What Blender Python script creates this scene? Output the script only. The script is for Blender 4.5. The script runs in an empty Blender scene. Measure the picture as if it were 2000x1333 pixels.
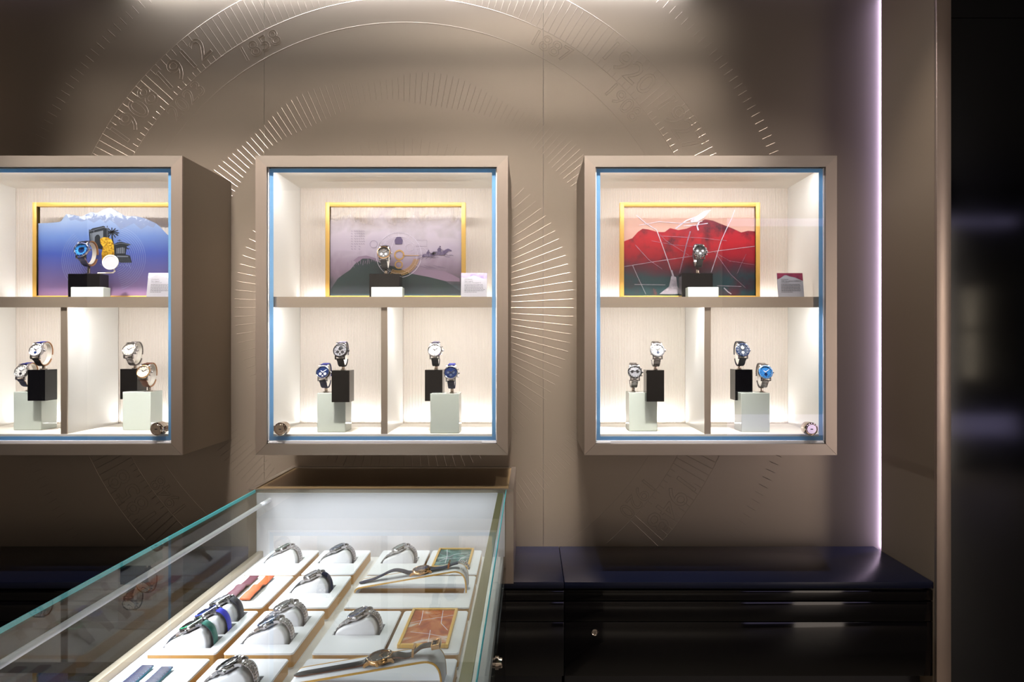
import bpy, bmesh, math, random
from mathutils import Matrix, Vector
from mathutils.geometry import tessellate_polygon

random.seed(7)
SC = bpy.context.scene
COL = SC.collection
R = math.radians
EYE = 1.35                     # camera height above the floor
DW = 2.174                     # camera to dial wall

# ------------------------------------------------------------------ camera, view, world
cam_d = bpy.data.cameras.new('camera')
cam = bpy.data.objects.new('camera', cam_d)
COL.objects.link(cam)
cam.location = (0, -DW, EYE)
cam.rotation_euler = (R(90), 0, 0)
cam_d.sensor_width = 36
cam_d.lens = 24
cam_d.shift_x = -34 / 2000
cam_d.clip_start = 0.02
SC.camera = cam
vs = SC.view_settings
SC.display_settings.display_device = 'sRGB'
vs.view_transform = 'Standard'
vs.look = 'None'
vs.gamma = 1
vs.use_curve_mapping = False
vs.exposure = 0.0
w = bpy.data.worlds.new('world')
SC.world = w
w.use_nodes = True
w.node_tree.nodes['Background'].inputs[0].default_value = (0.5, 0.55, 0.7, 1)
w.node_tree.nodes['Background'].inputs[1].default_value = 0.02
cy = SC.cycles
cy.max_bounces = 10
cy.diffuse_bounces = 4
cy.glossy_bounces = 5
cy.transparent_max_bounces = 24
cy.caustics_reflective = False
cy.caustics_refractive = False
cy.sample_clamp_indirect = 4.0
try:
    cy.use_denoising = True
except Exception:
    pass


def S(r, g, b):
    def f(c):
        c /= 255
        return c / 12.92 if c <= 0.04045 else ((c + 0.055) / 1.055) ** 2.4
    return (f(r), f(g), f(b), 1)


def H(h):
    return EYE + h


def area(name, loc, target, sx, sy, power, color=(1, 1, 1), spread=180, roll_x=None):
    l = bpy.data.lights.new(name, 'AREA')
    l.shape = 'RECTANGLE'
    l.size, l.size_y = sx, sy
    l.energy = power
    l.color = color[:3]
    l.spread = R(spread)
    o = bpy.data.objects.new(name, l)
    COL.objects.link(o)
    loc, target = Vector(loc), Vector(target)
    z = (loc - target).normalized()
    xa = Vector(roll_x or (1, 0, 0))
    xa = (xa - z * xa.dot(z)).normalized()
    ya = z.cross(xa)
    m = Matrix((xa, ya, z)).transposed().to_4x4()
    m.translation = loc
    o.matrix_world = m
    return o


def spot(name, loc, target, power, angle, blend, color=(1, 1, 1), radius=0.02):
    l = bpy.data.lights.new(name, 'SPOT')
    l.energy = power
    l.spot_size = R(angle)
    l.spot_blend = blend
    l.color = color[:3]
    l.shadow_soft_size = radius
    o = bpy.data.objects.new(name, l)
    COL.objects.link(o)
    o.location = loc
    o.rotation_euler = (Vector(target) - Vector(loc)).to_track_quat('-Z', 'Y').to_euler()
    return o


WARM = (1.0, 0.92, 0.83)
NEUT = (1.0, 0.985, 0.972)
COOL = (0.68, 0.60, 1.0)
# ceiling spots in front of the dial wall
for sx in (-1.06, -0.17, 0.75):
    spot('ceiling_spot', (sx, -0.70, H(1.57)), (sx, -0.25, H(-0.2)), 80, 54, 0.8, WARM, 0.012)
# linear wall washers in the ceiling: five tilted strips with narrow beams
for k, (hz, pw) in enumerate(((0.95, 0.10), (0.72, 0.55), (0.45, 2.0), (0.10, 5.0), (-0.5, 4.2))):
    area('wall_washer', (-0.42, -0.95 + 0.01 * k, H(1.55)), (-0.42, 0, H(hz)), 2.08, 0.05, 1.5 * pw, WARM, 14)
# cove above the dial wall: white in the middle, lilac and dim at both ends
area('cove_light', (-0.38, -0.026, H(1.15)), (-0.38, -0.012, H(0.6)), 1.75, 0.02, 10, (0.94, 0.96, 1.0))
area('cove_light_left', (-1.66, -0.026, H(1.15)), (-1.66, -0.012, H(0.6)), 0.5, 0.03, 0.06, COOL)
area('cove_light_right', (0.86, -0.026, H(1.15)), (0.86, -0.012, H(0.6)), 0.46, 0.03, 0.05, COOL)
# lilac LED behind the right return panel, grazing the dial wall
area('return_light', (1.136, -0.028, H(0.22)), (1.02, -0.008, H(0.22)), 1.78, 0.010, 1.9, COOL, 180, (0, 0, 1))
# shop behind the camera: the pale opposite wall is washed from the ceiling
area('room_wash', (-1.3, -4.3, H(1.5)), (-1.3, -5.7, H(0.0)), 6.2, 0.3, 60, (1.0, 0.94, 0.87))
area('room_fill_light', (-0.5, -3.2, H(1.55)), (-0.5, -3.2, 0), 3.6, 0.8, 12, (1.0, 0.95, 0.88), 46)  # added fill out of view: lit floor brightens the lower dial wall


# ------------------------------------------------------------------ materials
MATS = {}


def nodes(name):
    m = bpy.data.materials.new(name)
    m.use_nodes = True
    nt = m.node_tree
    return m, nt, nt.nodes['Principled BSDF'], nt.nodes['Material Output']


def mat(name, col, rough=0.5, metal=0.0, spec=0.5, coat=0.0, noise=0.0, nscale=40, bump=0.0, aniso=None, sheen=0):
    if name in MATS:
        return MATS[name]
    m, nt, b, out = nodes(name)
    b.inputs['Base Color'].default_value = col
    b.inputs['Roughness'].default_value = rough
    b.inputs['Metallic'].default_value = metal
    b.inputs['Specular IOR Level'].default_value = spec
    b.inputs['Coat Weight'].default_value = coat
    b.inputs['Coat Roughness'].default_value = 0.05
    if noise or bump:
        tc = nt.nodes.new('ShaderNodeTexCoord')
        mp = nt.nodes.new('ShaderNodeMapping')
        nz = nt.nodes.new('ShaderNodeTexNoise')
        nt.links.new(tc.outputs['Object'], mp.inputs[0])
        nt.links.new(mp.outputs[0], nz.inputs[0])
        if aniso:
            mp.inputs['Scale'].default_value = aniso
        nz.inputs['Scale'].default_value = nscale
        nz.inputs['Detail'].default_value = 3
        if noise:
            mr = nt.nodes.new('ShaderNodeMapRange')
            mr.inputs['To Min'].default_value = max(0.02, rough - noise)
            mr.inputs['To Max'].default_value = rough + noise
            nt.links.new(nz.outputs[0], mr.inputs[0])
            nt.links.new(mr.outputs[0], b.inputs['Roughness'])
            mx = nt.nodes.new('ShaderNodeMix')
            mx.data_type = 'RGBA'
            mx.inputs[6].default_value = tuple(c * (1 - noise * 0.6) for c in col[:3]) + (1,)
            mx.inputs[7].default_value = tuple(min(1, c * (1 + noise * 0.6)) for c in col[:3]) + (1,)
            nt.links.new(nz.outputs[0], mx.inputs[0])
            nt.links.new(mx.outputs[2], b.inputs['Base Color'])
        if bump:
            bp = nt.nodes.new('ShaderNodeBump')
            bp.inputs['Strength'].default_value = bump
            bp.inputs['Distance'].default_value = 0.001
            nt.links.new(nz.outputs[0], bp.inputs['Height'])
            nt.links.new(bp.outputs[0], b.inputs['Normal'])
    MATS[name] = m
    return m


def glass_mat(name, tint=(1, 1, 1, 1), gain=1.6, rough=0.0):
    if name in MATS:
        return MATS[name]
    m, nt, b, out = nodes(name)
    nt.nodes.remove(b)
    tr = nt.nodes.new('ShaderNodeBsdfTransparent')
    tr.inputs[0].default_value = tint
    gl = nt.nodes.new('ShaderNodeBsdfGlossy')
    gl.inputs['Roughness'].default_value = rough
    fr = nt.nodes.new('ShaderNodeFresnel')
    fr.inputs[0].default_value = 1.5
    ge = nt.nodes.new('ShaderNodeNewGeometry')
    inv = nt.nodes.new('ShaderNodeMath')
    inv.operation = 'SUBTRACT'
    inv.inputs[0].default_value = gain
    k = nt.nodes.new('ShaderNodeMath')
    k.operation = 'MULTIPLY'
    k.inputs[1].default_value = gain
    nt.links.new(ge.outputs['Backfacing'], k.inputs[0])
    nt.links.new(k.outputs[0], inv.inputs[1])
    mu = nt.nodes.new('ShaderNodeMath')
    mu.operation = 'MULTIPLY'
    mu.use_clamp = True
    nt.links.new(fr.outputs[0], mu.inputs[0])
    nt.links.new(inv.outputs[0], mu.inputs[1])
    mx = nt.nodes.new('ShaderNodeMixShader')
    nt.links.new(mu.outputs[0], mx.inputs[0])
    nt.links.new(tr.outputs[0], mx.inputs[1])
    nt.links.new(gl.outputs[0], mx.inputs[2])
    nt.links.new(mx.outputs[0], out.inputs[0])
    MATS[name] = m
    return m


def emis(name, col, strength):
    if name in MATS:
        return MATS[name]
    m, nt, b, out = nodes(name)
    b.inputs['Base Color'].default_value = (0.8, 0.8, 0.8, 1)
    b.inputs['Emission Color'].default_value = col
    b.inputs['Emission Strength'].default_value = strength
    MATS[name] = m
    return m


WALL = mat('taupe_metallic_lacquer', S(150, 137, 125), 0.34, 0.66)
CASEOUT = mat('taupe_satin_side', S(132, 118, 102), 0.38, 0.6)
BR_H = mat('brushed_champagne_horizontal', S(172, 160, 150), 0.34, 0.8, noise=0.09, nscale=30, aniso=(0.6, 40, 40))
BR_V = mat('brushed_champagne_vertical', S(178, 163, 152), 0.34, 0.8, noise=0.09, nscale=30, aniso=(40, 40, 0.6))
BR_S = mat('brushed_champagne_shelf_edge', S(172, 158, 144), 0.36, 0.6, noise=0.09, nscale=30, aniso=(0.6, 40, 40))
BRONZE = mat('bronze_edge_strip', S(200, 180, 166), 0.33, 0.75, noise=0.1, nscale=60, aniso=(14, 14, 1))
RETURN = mat('brown_textured_return_panel', S(150, 132, 114), 0.5, 0.1, noise=0.15, nscale=50, aniso=(8, 8, 1))
CREAM = mat('cream_lining', S(240, 234, 224), 0.5)
CREAMS = mat('cream_lining_side', S(234, 232, 227), 0.32)
RIB = mat('ribbed_cream_fabric', S(234, 224, 214), 0.75)
RISERW = mat('white_back_painted_glass', S(204, 215, 209), 0.12, 0, 0.5, coat=0.3)
RISERB = mat('black_acrylic', S(10, 9, 12), 0.06, 0, 0.4)
GOLDF = mat('gold_frame', S(226, 180, 92), 0.38, 0.2, noise=0.08, nscale=60)


def glow_through(name, col, tcol, k):
    """a thin coloured layer that lets light from behind glow through"""
    m, nt, b, out = nodes(name)
    b.inputs['Base Color'].default_value = col
    b.inputs['Roughness'].default_value = 0.25
    tl = nt.nodes.new('ShaderNodeBsdfTranslucent')
    tl.inputs[0].default_value = tcol
    mx = nt.nodes.new('ShaderNodeMixShader')
    mx.inputs[0].default_value = k
    nt.links.new(b.outputs[0], mx.inputs[1])
    nt.links.new(tl.outputs[0], mx.inputs[2])
    nt.links.new(mx.outputs[0], out.inputs[0])
    MATS[name] = m
    return m


BLUEF = glow_through('blue_printed_glass_border', S(140, 186, 222), S(168, 214, 250), 0.6)
LIPW = mat('white_lip_light_and_hinge', S(235, 233, 240), 0.4)  # white holds the light leaking at the frame lip; hinges share it
DARKGAP = mat('dark_gap', S(22, 20, 24), 0.5)
GLASS = glass_mat('clear_glass')
GLASST = glass_mat('showcase_glass', (0.95, 0.985, 0.975, 1), 0.9)
GLASSS = glass_mat('showcase_side_glass', (0.95, 0.985, 0.975, 1), 0.6)
CRYST = glass_mat('watch_crystal', (1, 1, 1, 1), 0.4)
TEAL = glow_through('teal_glass_edge', S(110, 238, 248), S(130, 245, 250), 0.3)
BENCHT = mat('navy_black_worktop', S(20, 25, 48), 0.28, 0, 0.25)
BENCHF = mat('black_high_gloss_front', S(12, 10, 12), 0.06, 0, 0.3)
BLKPANEL = mat('black_gloss_wall_panel', S(7, 7, 9), 0.09, 0, 0.5, noise=0.03, nscale=6)
FLOORM = mat('pale_stone_floor', S(190, 180, 168), 0.35, noise=0.08, nscale=5)
CEILM = mat('dark_ceiling', S(30, 28, 28), 0.6)
DARKW = mat('dark_room_wall', S(24, 23, 26), 0.5)
PALEW = mat('pale_room_wall', S(226, 216, 204), 0.6)
STEEL = mat('polished_steel', S(182, 178, 180), 0.18, 1.0)
STEELB = mat('brushed_steel_links', S(158, 152, 152), 0.27, 1.0)
DSTEEL = mat('dark_steel', S(74, 72, 76), 0.25, 1.0)
RGOLD = mat('bronze_gold_case', S(214, 168, 116), 0.2, 1.0)
CHROME = mat('chrome_lock', S(212, 198, 186), 0.1, 1.0)
TRAYW = mat('white_leatherette', S(238, 238, 243), 0.5, bump=0.05, nscale=900)
TRAYG = mat('gold_tan_tray_edge', S(202, 160, 100), 0.42, 0.25)
PILLOW = mat('white_cushion_fabric', S(236, 235, 240), 0.6)
DECK = mat('white_showcase_deck', S(232, 230, 230), 0.45)
RAIL = mat('beige_metal_rail', S(196, 184, 166), 0.35, 0.6)
OLIVE = mat('olive_strip', S(150, 146, 112), 0.35, 0.5)
CLIPW = mat('ivory_stand_ring', S(238, 230, 218), 0.35)
PEDTOP = mat('bronze_satin_top', S(176, 150, 112), 0.36, 0.4)
PANELW = mat('white_inner_panel', S(232, 231, 238), 0.45)
CARDW = mat('white_card', S(150, 150, 160), 0.5)
INK = mat('black_ink', S(30, 28, 32), 0.6)
LEDBAR = mat('frosted_led_bar', S(225, 225, 232), 0.3)
MIRR = mat('round_mirror_face', S(205, 205, 212), 0.04, 0.4)


def leather(name, col, rough=0.58):
    return mat(name, col, rough, 0, 0.3, bump=0.5, nscale=200)


NAVY = leather('navy_leather', S(20, 22, 54))
BLUEL = leather('blue_alligator_leather', S(38, 44, 116))
BLACKL = leather('black_leather', S(26, 25, 30))
GREYL = leather('grey_leather', S(96, 92, 110))
BROWNL = leather('brown_leather', S(92, 52, 34))
BURG = leather('burgundy_leather', S(78, 34, 48))
ORNG = leather('orange_alligator_leather', S(166, 78, 32))
RUBK = mat('black_rubber', S(34, 36, 46), 0.5)
RUBB = mat('blue_rubber', S(34, 46, 196), 0.45)
RUBG = mat('green_rubber', S(8, 104, 92), 0.45)
RUBD = mat('dark_brown_edged_rubber', S(13, 13, 19), 0.5, 0, 0.2)
TEALL = mat('teal_strap_lining', S(40, 150, 170), 0.5)
TANL = mat('tan_lining', S(176, 128, 88), 0.6)
WHITEP = mat('white_paint', S(240, 240, 240), 0.4)


def ramp_print(name, stops, z0, z1, nscale, namp, extra=None, alpha=None, rough=0.4):
    """a printed picture: colour runs up the sheet through the stops, broken up by printed noise"""
    m, nt, b, out = nodes(name)
    b.inputs['Roughness'].default_value = rough
    tc = nt.nodes.new('ShaderNodeTexCoord')
    sp = nt.nodes.new('ShaderNodeSeparateXYZ')
    nt.links.new(tc.outputs['Object'], sp.inputs[0])
    mr = nt.nodes.new('ShaderNodeMapRange')
    mr.inputs['From Min'].default_value = z0
    mr.inputs['From Max'].default_value = z1
    nt.links.new(sp.outputs['Z'], mr.inputs[0])
    nz = nt.nodes.new('ShaderNodeTexNoise')
    nz.inputs['Scale'].default_value = nscale
    nz.inputs['Detail'].default_value = 6
    nz.inputs['Distortion'].default_value = 0.6
    nt.links.new(tc.outputs['Object'], nz.inputs[0])
    sub = nt.nodes.new('ShaderNodeMath')
    sub.operation = 'MULTIPLY_ADD'
    sub.inputs[1].default_value = namp
    nt.links.new(nz.outputs[0], sub.inputs[0])
    off = nt.nodes.new('ShaderNodeMath')
    off.operation = 'SUBTRACT'
    off.inputs[1].default_value = namp * 0.5
    nt.links.new(mr.outputs[0], off.inputs[0])
    nt.links.new(off.outputs[0], sub.inputs[2])
    cr = nt.nodes.new('ShaderNodeValToRGB')
    e = cr.color_ramp.elements
    while len(e) < len(stops):
        e.new(0.5)
    for i, (p, c) in enumerate(stops):
        e[i].position = p
        e[i].color = c
    nt.links.new(sub.outputs[0], cr.inputs[0])
    last = cr.outputs[0]
    if extra:
        for (ecol, esc, lo, hi) in extra:
            n2 = nt.nodes.new('ShaderNodeTexNoise')
            n2.inputs['Scale'].default_value = esc
            n2.inputs['Detail'].default_value = 8
            n2.inputs['Roughness'].default_value = 0.65
            nt.links.new(tc.outputs['Object'], n2.inputs[0])
            st = nt.nodes.new('ShaderNodeMapRange')
            st.inputs['From Min'].default_value = lo
            st.inputs['From Max'].default_value = hi
            nt.links.new(n2.outputs[0], st.inputs[0])
            mx = nt.nodes.new('ShaderNodeMix')
            mx.data_type = 'RGBA'
            mx.inputs[7].default_value = ecol
            nt.links.new(st.outputs[0], mx.inputs[0])
            nt.links.new(last, mx.inputs[6])
            last = mx.outputs[2]
    nt.links.new(last, b.inputs['Base Color'])
    if alpha:
        ar = nt.nodes.new('ShaderNodeMapRange')
        ar.inputs['From Min'].default_value = alpha[0]
        ar.inputs['From Max'].default_value = alpha[1]
        ar.inputs['To Min'].default_value = alpha[2]
        ar.inputs['To Max'].default_value = alpha[3]
        nt.links.new(sub.outputs[0], ar.inputs[0])
        nt.links.new(ar.outputs[0], b.inputs['Alpha'])
    return m


def wave_print(name, cols, scale, dist):
    m, nt, b, out = nodes(name)
    b.inputs['Roughness'].default_value = 0.25
    tc = nt.nodes.new('ShaderNodeTexCoord')
    nz = nt.nodes.new('ShaderNodeTexNoise')
    nz.inputs['Scale'].default_value = scale
    nz.inputs['Detail'].default_value = 7
    nz.inputs['Distortion'].default_value = dist
    nt.links.new(tc.outputs['Object'], nz.inputs[0])
    cr = nt.nodes.new('ShaderNodeValToRGB')
    e = cr.color_ramp.elements
    while len(e) < len(cols):
        e.new(0.5)
    for i, (p, c) in enumerate(cols):
        e[i].position = p
        e[i].color = c
    nt.links.new(nz.outputs[0], cr.inputs[0])
    nt.links.new(cr.outputs[0], b.inputs['Base Color'])
    return m


# ------------------------------------------------------------------ mesh builder
class MB:
    def __init__(self):
        self.v, self.f, self.m = [], [], []

    def add(self, verts, faces, mi=0, M=None):
        n = len(self.v)
        if M is not None:
            verts = [tuple(M @ Vector(p)) for p in verts]
        self.v += [tuple(p) for p in verts]
        self.f += [tuple(i + n for i in f) for f in faces]
        self.m += [mi] * len(faces)
        return self

    def box(self, x0, x1, y0, y1, z0, z1, mi=0, M=None, bv=0):
        if bv <= 0:
            v = [(x, y, z) for x in (x0, x1) for y in (y0, y1) for z in (z0, z1)]
            f = [(0, 1, 3, 2), (4, 6, 7, 5), (0, 4, 5, 1), (2, 3, 7, 6), (0, 2, 6, 4), (1, 5, 7, 3)]
            return self.add(v, f, mi, M)
        bm = bmesh.new()
        bmesh.ops.create_cube(bm, size=1)
        for p in bm.verts:
            p.co = ((x0 + x1) / 2 + p.co.x * (x1 - x0), (y0 + y1) / 2 + p.co.y * (y1 - y0), (z0 + z1) / 2 + p.co.z * (z1 - z0))
        bmesh.ops.bevel(bm, geom=bm.edges[:], offset=bv, segments=2, affect='EDGES', profile=0.5)
        bm.verts.index_update()
        v = [tuple(p.co) for p in bm.verts]
        f = [tuple(q.index for q in fc.verts) for fc in bm.faces]
        bm.free()
        return self.add(v, f, mi, M)

    def lathe(self, prof, n=40, mi=0, M=None):
        v, f = [], []
        for (r, z) in prof:
            for k in range(n):
                a = 2 * math.pi * k / n
                v.append((r * math.cos(a), r * math.sin(a), z))
        for i in range(len(prof) - 1):
            for k in range(n):
                k2 = (k + 1) % n
                f.append((i * n + k, i * n + k2, (i + 1) * n + k2, (i + 1) * n + k))
        if prof[0][0] > 1e-6:
            pass
        return self.add(v, f, mi, M)

    def cyl(self, r, z0, z1, n=24, mi=0, M=None, bv=0.0):
        if bv:
            p = [(0, z0), (r - bv, z0), (r, z0 + bv), (r, z1 - bv), (r - bv, z1), (0, z1)]
        else:
            p = [(0, z0), (r, z0), (r, z1), (0, z1)]
        return self.lathe(p, n, mi, M)

    def prism(self, poly, t0, t1, mi=0, M=None, axis='Y', holes=()):
        """poly in (a, b); extruded along axis ('Y': a=x, b=z; 'Z': a=x, b=y; 'X': a=y, b=z)"""
        def P(a, b, t):
            return (a, t, b) if axis == 'Y' else ((a, b, t) if axis == 'Z' else (t, a, b))
        loops = [list(poly)] + [list(h) for h in holes]
        flat = [p for l in loops for p in l]
        tris = tessellate_polygon([[Vector((p[0], p[1], 0)) for p in l] for l in loops])
        n = len(flat)
        v = [P(a, b, t0) for a, b in flat] + [P(a, b, t1) for a, b in flat]
        f = [tuple(t) for t in tris] + [tuple(i + n for i in reversed(t)) for t in tris]
        base = 0
        for l in loops:
            k = len(l)
            for i in range(k):
                j = (i + 1) % k
                f.append((base + i, base + j, n + base + j, n + base + i))
            base += k
        return self.add(v, f, mi, M)

    def sweep(self, path, width, thick, mi=0, M=None, off=0.0, xs=0.0, edge_mi=None, bv=0.25):
        """a strap: path of (y, z); width along x (number or list); outward side is to the left of travel"""
        n = len(path)
        secs = []
        for i, (y, z) in enumerate(path):
            a = path[max(0, i - 1)]
            c = path[min(n - 1, i + 1)]
            t = Vector((c[0] - a[0], c[1] - a[1])).normalized()
            nn = Vector((-t.y, t.x))
            wd = (width[i] if isinstance(width, (list, tuple)) else width) / 2
            th = (thick[i] if isinstance(thick, (list, tuple)) else thick)
            e = th * bv
            sec = [(-wd + e, off), (-wd, off + e), (-wd, off + th - e), (-wd + e * 2, off + th),
                   (wd - e * 2, off + th), (wd, off + th - e), (wd, off + e), (wd - e, off)]
            secs.append([(xs + p[0], y + nn.x * p[1], z + nn.y * p[1]) for p in sec])
        v = [p for s in secs for p in s]
        k = 8
        fa, fe = [], []
        for i in range(n - 1):
            for j in range(k):
                j2 = (j + 1) % k
                q = (i * k + j, i * k + j2, (i + 1) * k + j2, (i + 1) * k + j)
                (fe if j in (0, 1, 5, 6, 7) else fa).append(q)
        fa.append(tuple(range(k - 1, -1, -1)))
        fa.append(tuple((n - 1) * k + j for j in range(k)))
        self.add(v, fa, mi, M)
        base = len(self.v) - len(v)
        self.f += [tuple(i + base for i in q) for q in fe]
        self.m += [mi if edge_mi is None else edge_mi] * len(fe)
        return self

    def tube(self, pts, r, n=8, mi=0, M=None):
        v, f = [], []
        m = len(pts)
        pts = [Vector(p) for p in pts]
        up = None
        for i, p in enumerate(pts):
            t = (pts[min(m - 1, i + 1)] - pts[max(0, i - 1)]).normalized()
            if up is None:
                up = Vector((0, 0, 1)) if abs(t.z) < 0.9 else Vector((1, 0, 0))
            s = t.cross(up).normalized()
            up = s.cross(t).normalized()
            for k in range(n):
                a = 2 * math.pi * k / n
                v.append(p + s * (r * math.cos(a)) + up * (r * math.sin(a)))
        for i in range(m - 1):
            for k in range(n):
                k2 = (k + 1) % n
                f.append((i * n + k, i * n + k2, (i + 1) * n + k2, (i + 1) * n + k))
        f.append(tuple(range(n - 1, -1, -1)))
        f.append(tuple((m - 1) * n + k for k in range(n)))
        return self.add(v, f, mi, M)

    def mesh(self, name, mats, org=None, ang=32):
        me = bpy.data.meshes.new(name)
        v = self.v
        if org is not None:
            v = [(p[0] - org[0], p[1] - org[1], p[2] - org[2]) for p in v]
        me.from_pydata(v, [], self.f)
        for m in mats:
            me.materials.append(m)
        me.polygons.foreach_set('material_index', self.m)
        me.polygons.foreach_set('use_smooth', [True] * len(self.f))
        bm = bmesh.new()
        bm.from_mesh(me)
        bmesh.ops.remove_doubles(bm, verts=bm.verts[:], dist=1e-6)
        bmesh.ops.recalc_face_normals(bm, faces=bm.faces[:])
        bm.to_mesh(me)
        bm.free()
        me.set_sharp_from_angle(angle=R(ang))
        me.update()
        return me


def put(name, me, parent=None, loc=None):
    o = bpy.data.objects.new(name, me)
    COL.objects.link(o)
    if parent is not None:
        o.parent = parent
    if loc is not None:
        o.location = loc
    return o


def tag(o, label, cat, group=None):
    o['label'] = label
    o['category'] = cat
    if group:
        o['group'] = group
    return o


def thing(name, label, cat, loc=(0, 0, 0), group=None, M=None):
    o = bpy.data.objects.new(name, None)
    o.empty_display_size = 0.02
    COL.objects.link(o)
    if M is not None:
        o.matrix_world = M
    else:
        o.location = loc
    return tag(o, label, cat, group)


def part(name, mb, mats, parent, ang=32):
    """mesh given in world coordinates, parented to an unrotated thing (or to a part of one)"""
    if not isinstance(mats, (list, tuple)):
        mats = [mats]
    org = Vector((0, 0, 0))
    p = parent
    while p is not None:
        org += Vector(p.location)
        p = p.parent
    return put(name, mb.mesh(name, mats, org, ang), parent)


def lpart(name, me, parent):
    return put(name, me, parent)


def struct(name, mb, mats, ang=32):
    if not isinstance(mats, (list, tuple)):
        mats = [mats]
    o = put(name, mb.mesh(name, mats, None, ang))
    o['kind'] = 'structure'
    return o


def Y(d):
    return d - DW


def smooth_path(pts, n=40):
    out = []
    P = [pts[0]] + list(pts) + [pts[-1]]
    seg = len(pts) - 1
    for i in range(seg):
        p0, p1, p2, p3 = P[i], P[i + 1], P[i + 2], P[i + 3]
        k = max(2, n // seg)
        for j in range(k):
            t = j / k
            out.append(tuple(0.5 * (2 * p1[a] + (p2[a] - p0[a]) * t + (2 * p0[a] - 5 * p1[a] + 4 * p2[a] - p3[a]) * t * t
                                    + (3 * p1[a] - p0[a] - 3 * p2[a] + p3[a]) * t ** 3) for a in range(len(p1))))
    out.append(tuple(pts[-1]))
    return out


def resample(path, step):
    d = [0]
    for i in range(1, len(path)):
        d.append(d[-1] + math.dist(path[i - 1], path[i]))
    n = max(2, int(round(d[-1] / step)))
    out = []
    j = 0
    for k in range(n + 1):
        s = d[-1] * k / n
        while j < len(d) - 2 and d[j + 1] < s:
            j += 1
        t = (s - d[j]) / max(1e-9, d[j + 1] - d[j])
        out.append(tuple(path[j][a] + (path[j + 1][a] - path[j][a]) * t for a in range(len(path[0]))))
    return out


def rrect(x0, x1, y0, y1, r, n=5):
    pts = []
    for cx, cy, a0 in ((x1 - r, y1 - r, 0), (x0 + r, y1 - r, 90), (x0 + r, y0 + r, 180), (x1 - r, y0 + r, 270)):
        for k in range(n + 1):
            a = R(a0 + 90 * k / n)
            pts.append((cx + r * math.cos(a), cy + r * math.sin(a)))
    return pts


def text_mesh(s, size, bevel=0.0, fill='BOTH', align='CENTER'):
    """outline or filled lettering as plain vertices and faces in the x-y plane"""
    c = bpy.data.curves.new('lettering', 'FONT')
    c.body = s
    c.size = size
    c.align_x = align
    c.align_y = 'CENTER'
    c.fill_mode = fill
    c.bevel_depth = bevel
    c.bevel_resolution = 1
    c.resolution_u = 3
    o = bpy.data.objects.new('lettering', c)
    COL.objects.link(o)
    dg = bpy.context.evaluated_depsgraph_get()
    me = o.evaluated_get(dg).to_mesh()
    v = [tuple(p.co) for p in me.vertices]
    f = [tuple(p.vertices) for p in me.polygons]
    o.evaluated_get(dg).to_mesh_clear()
    bpy.data.objects.remove(o)
    bpy.data.curves.remove(c)
    return v, f


# ------------------------------------------------------------------ the setting
def build_wall():
    mb = MB()
    x0, x1 = -1.93, 1.2
    seams = [x0, -0.8446, 0.044, x1]
    for a, b in zip(seams[:-1], seams[1:]):
        mb.box(a + 0.0005, b - 0.0005, 0, 0.02, 0, H(1.6))
    mb.box(x0, x1, 0.021, 0.03, 0, H(1.6), 1)
    # engraved watch dial: centre, scale in metres
    cx, cz, s = (789 - 1034) / 613.2, H((667 - 602) / 613.2), 1 / 613.2
    zmin, zmax = H(-0.654), H(1.25)
    hh = 0.0004

    def ridge(ax, az, bx, bz, wd=0.0022):
        if min(az, bz) < zmin or max(az, bz) > zmax or min(ax, bx) < x0 or max(ax, bx) > 1.1:
            return
        d = Vector((bx - ax, bz - az))
        n = Vector((-d.y, d.x)).normalized() * (wd / 2)
        v = [(ax + n.x, 0, az + n.y), (ax - n.x, 0, az - n.y), (bx - n.x, 0, bz - n.y), (bx + n.x, 0, bz + n.y),
             (ax, -hh, az), (bx, -hh, bz)]
        mb.add(v, [(0, 4, 5, 3), (1, 2, 5, 4), (0, 1, 4), (2, 3, 5)])

    def pol(r, deg):
        a = R(deg)
        return cx + r * s * math.sin(a), cz + r * s * math.cos(a)
    for r in (680, 607, 558):
        for k in range(240):
            ridge(*pol(r, k * 1.5), *pol(r, k * 1.5 + 1.5))
    texts = [('1912', -42.3, 641, 48), ('1908', -54.5, 646, 48), ('1858', -28.9, 583, 34), ('2023', -46.4, 586, 34),
             ('1887', 29.2, 585, 34), ('1920', 43.0, 641, 48), ('1908', 46.7, 586, 34), ('1927', 56.0, 646, 48),
             ('1948', 126.1, 646, 48), ('1920', 129.2, 588, 34), ('1858', -125.2, 646, 48), ('1948', -128.7, 588, 34)]
    big = [t[1] % 360 for t in texts if t[3] == 48]
    for k in range(300):
        a = k * 1.2
        ridge(*pol(774, a), *pol(793, a))
        near = min(abs((a - b + 180) % 360 - 180) for b in big)
        if near < 5.2:
            ridge(*pol(664, a), *pol(680, a))
            ridge(*pol(607, a), *pol(618, a))
        else:
            ridge(*pol(607, a), *pol(680, a))
    for k in range(240):
        a = k * 1.5
        l = 14 * math.sin(k * 0.26)
        ridge(*pol(404 - l * 0.4, a), *pol(455 + l * 0.6, a))
    for k in range(120):
        ridge(*pol(195, k * 3), *pol(331, k * 3))
    for t, deg, r, size in texts:
        v, f = text_mesh(t, size * s * 1.3, 0.0008, 'NONE')
        px, pz = pol(r, deg)
        a = R(deg)
        out = []
        for (x, y, z) in v:
            out.append((px + x * math.cos(a) + y * math.sin(a), -z, pz - x * math.sin(a) + y * math.cos(a)))
        mb.add(out, f)
    return struct('wall_back', mb, [WALL, DARKGAP], 25)


build_wall()

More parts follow.
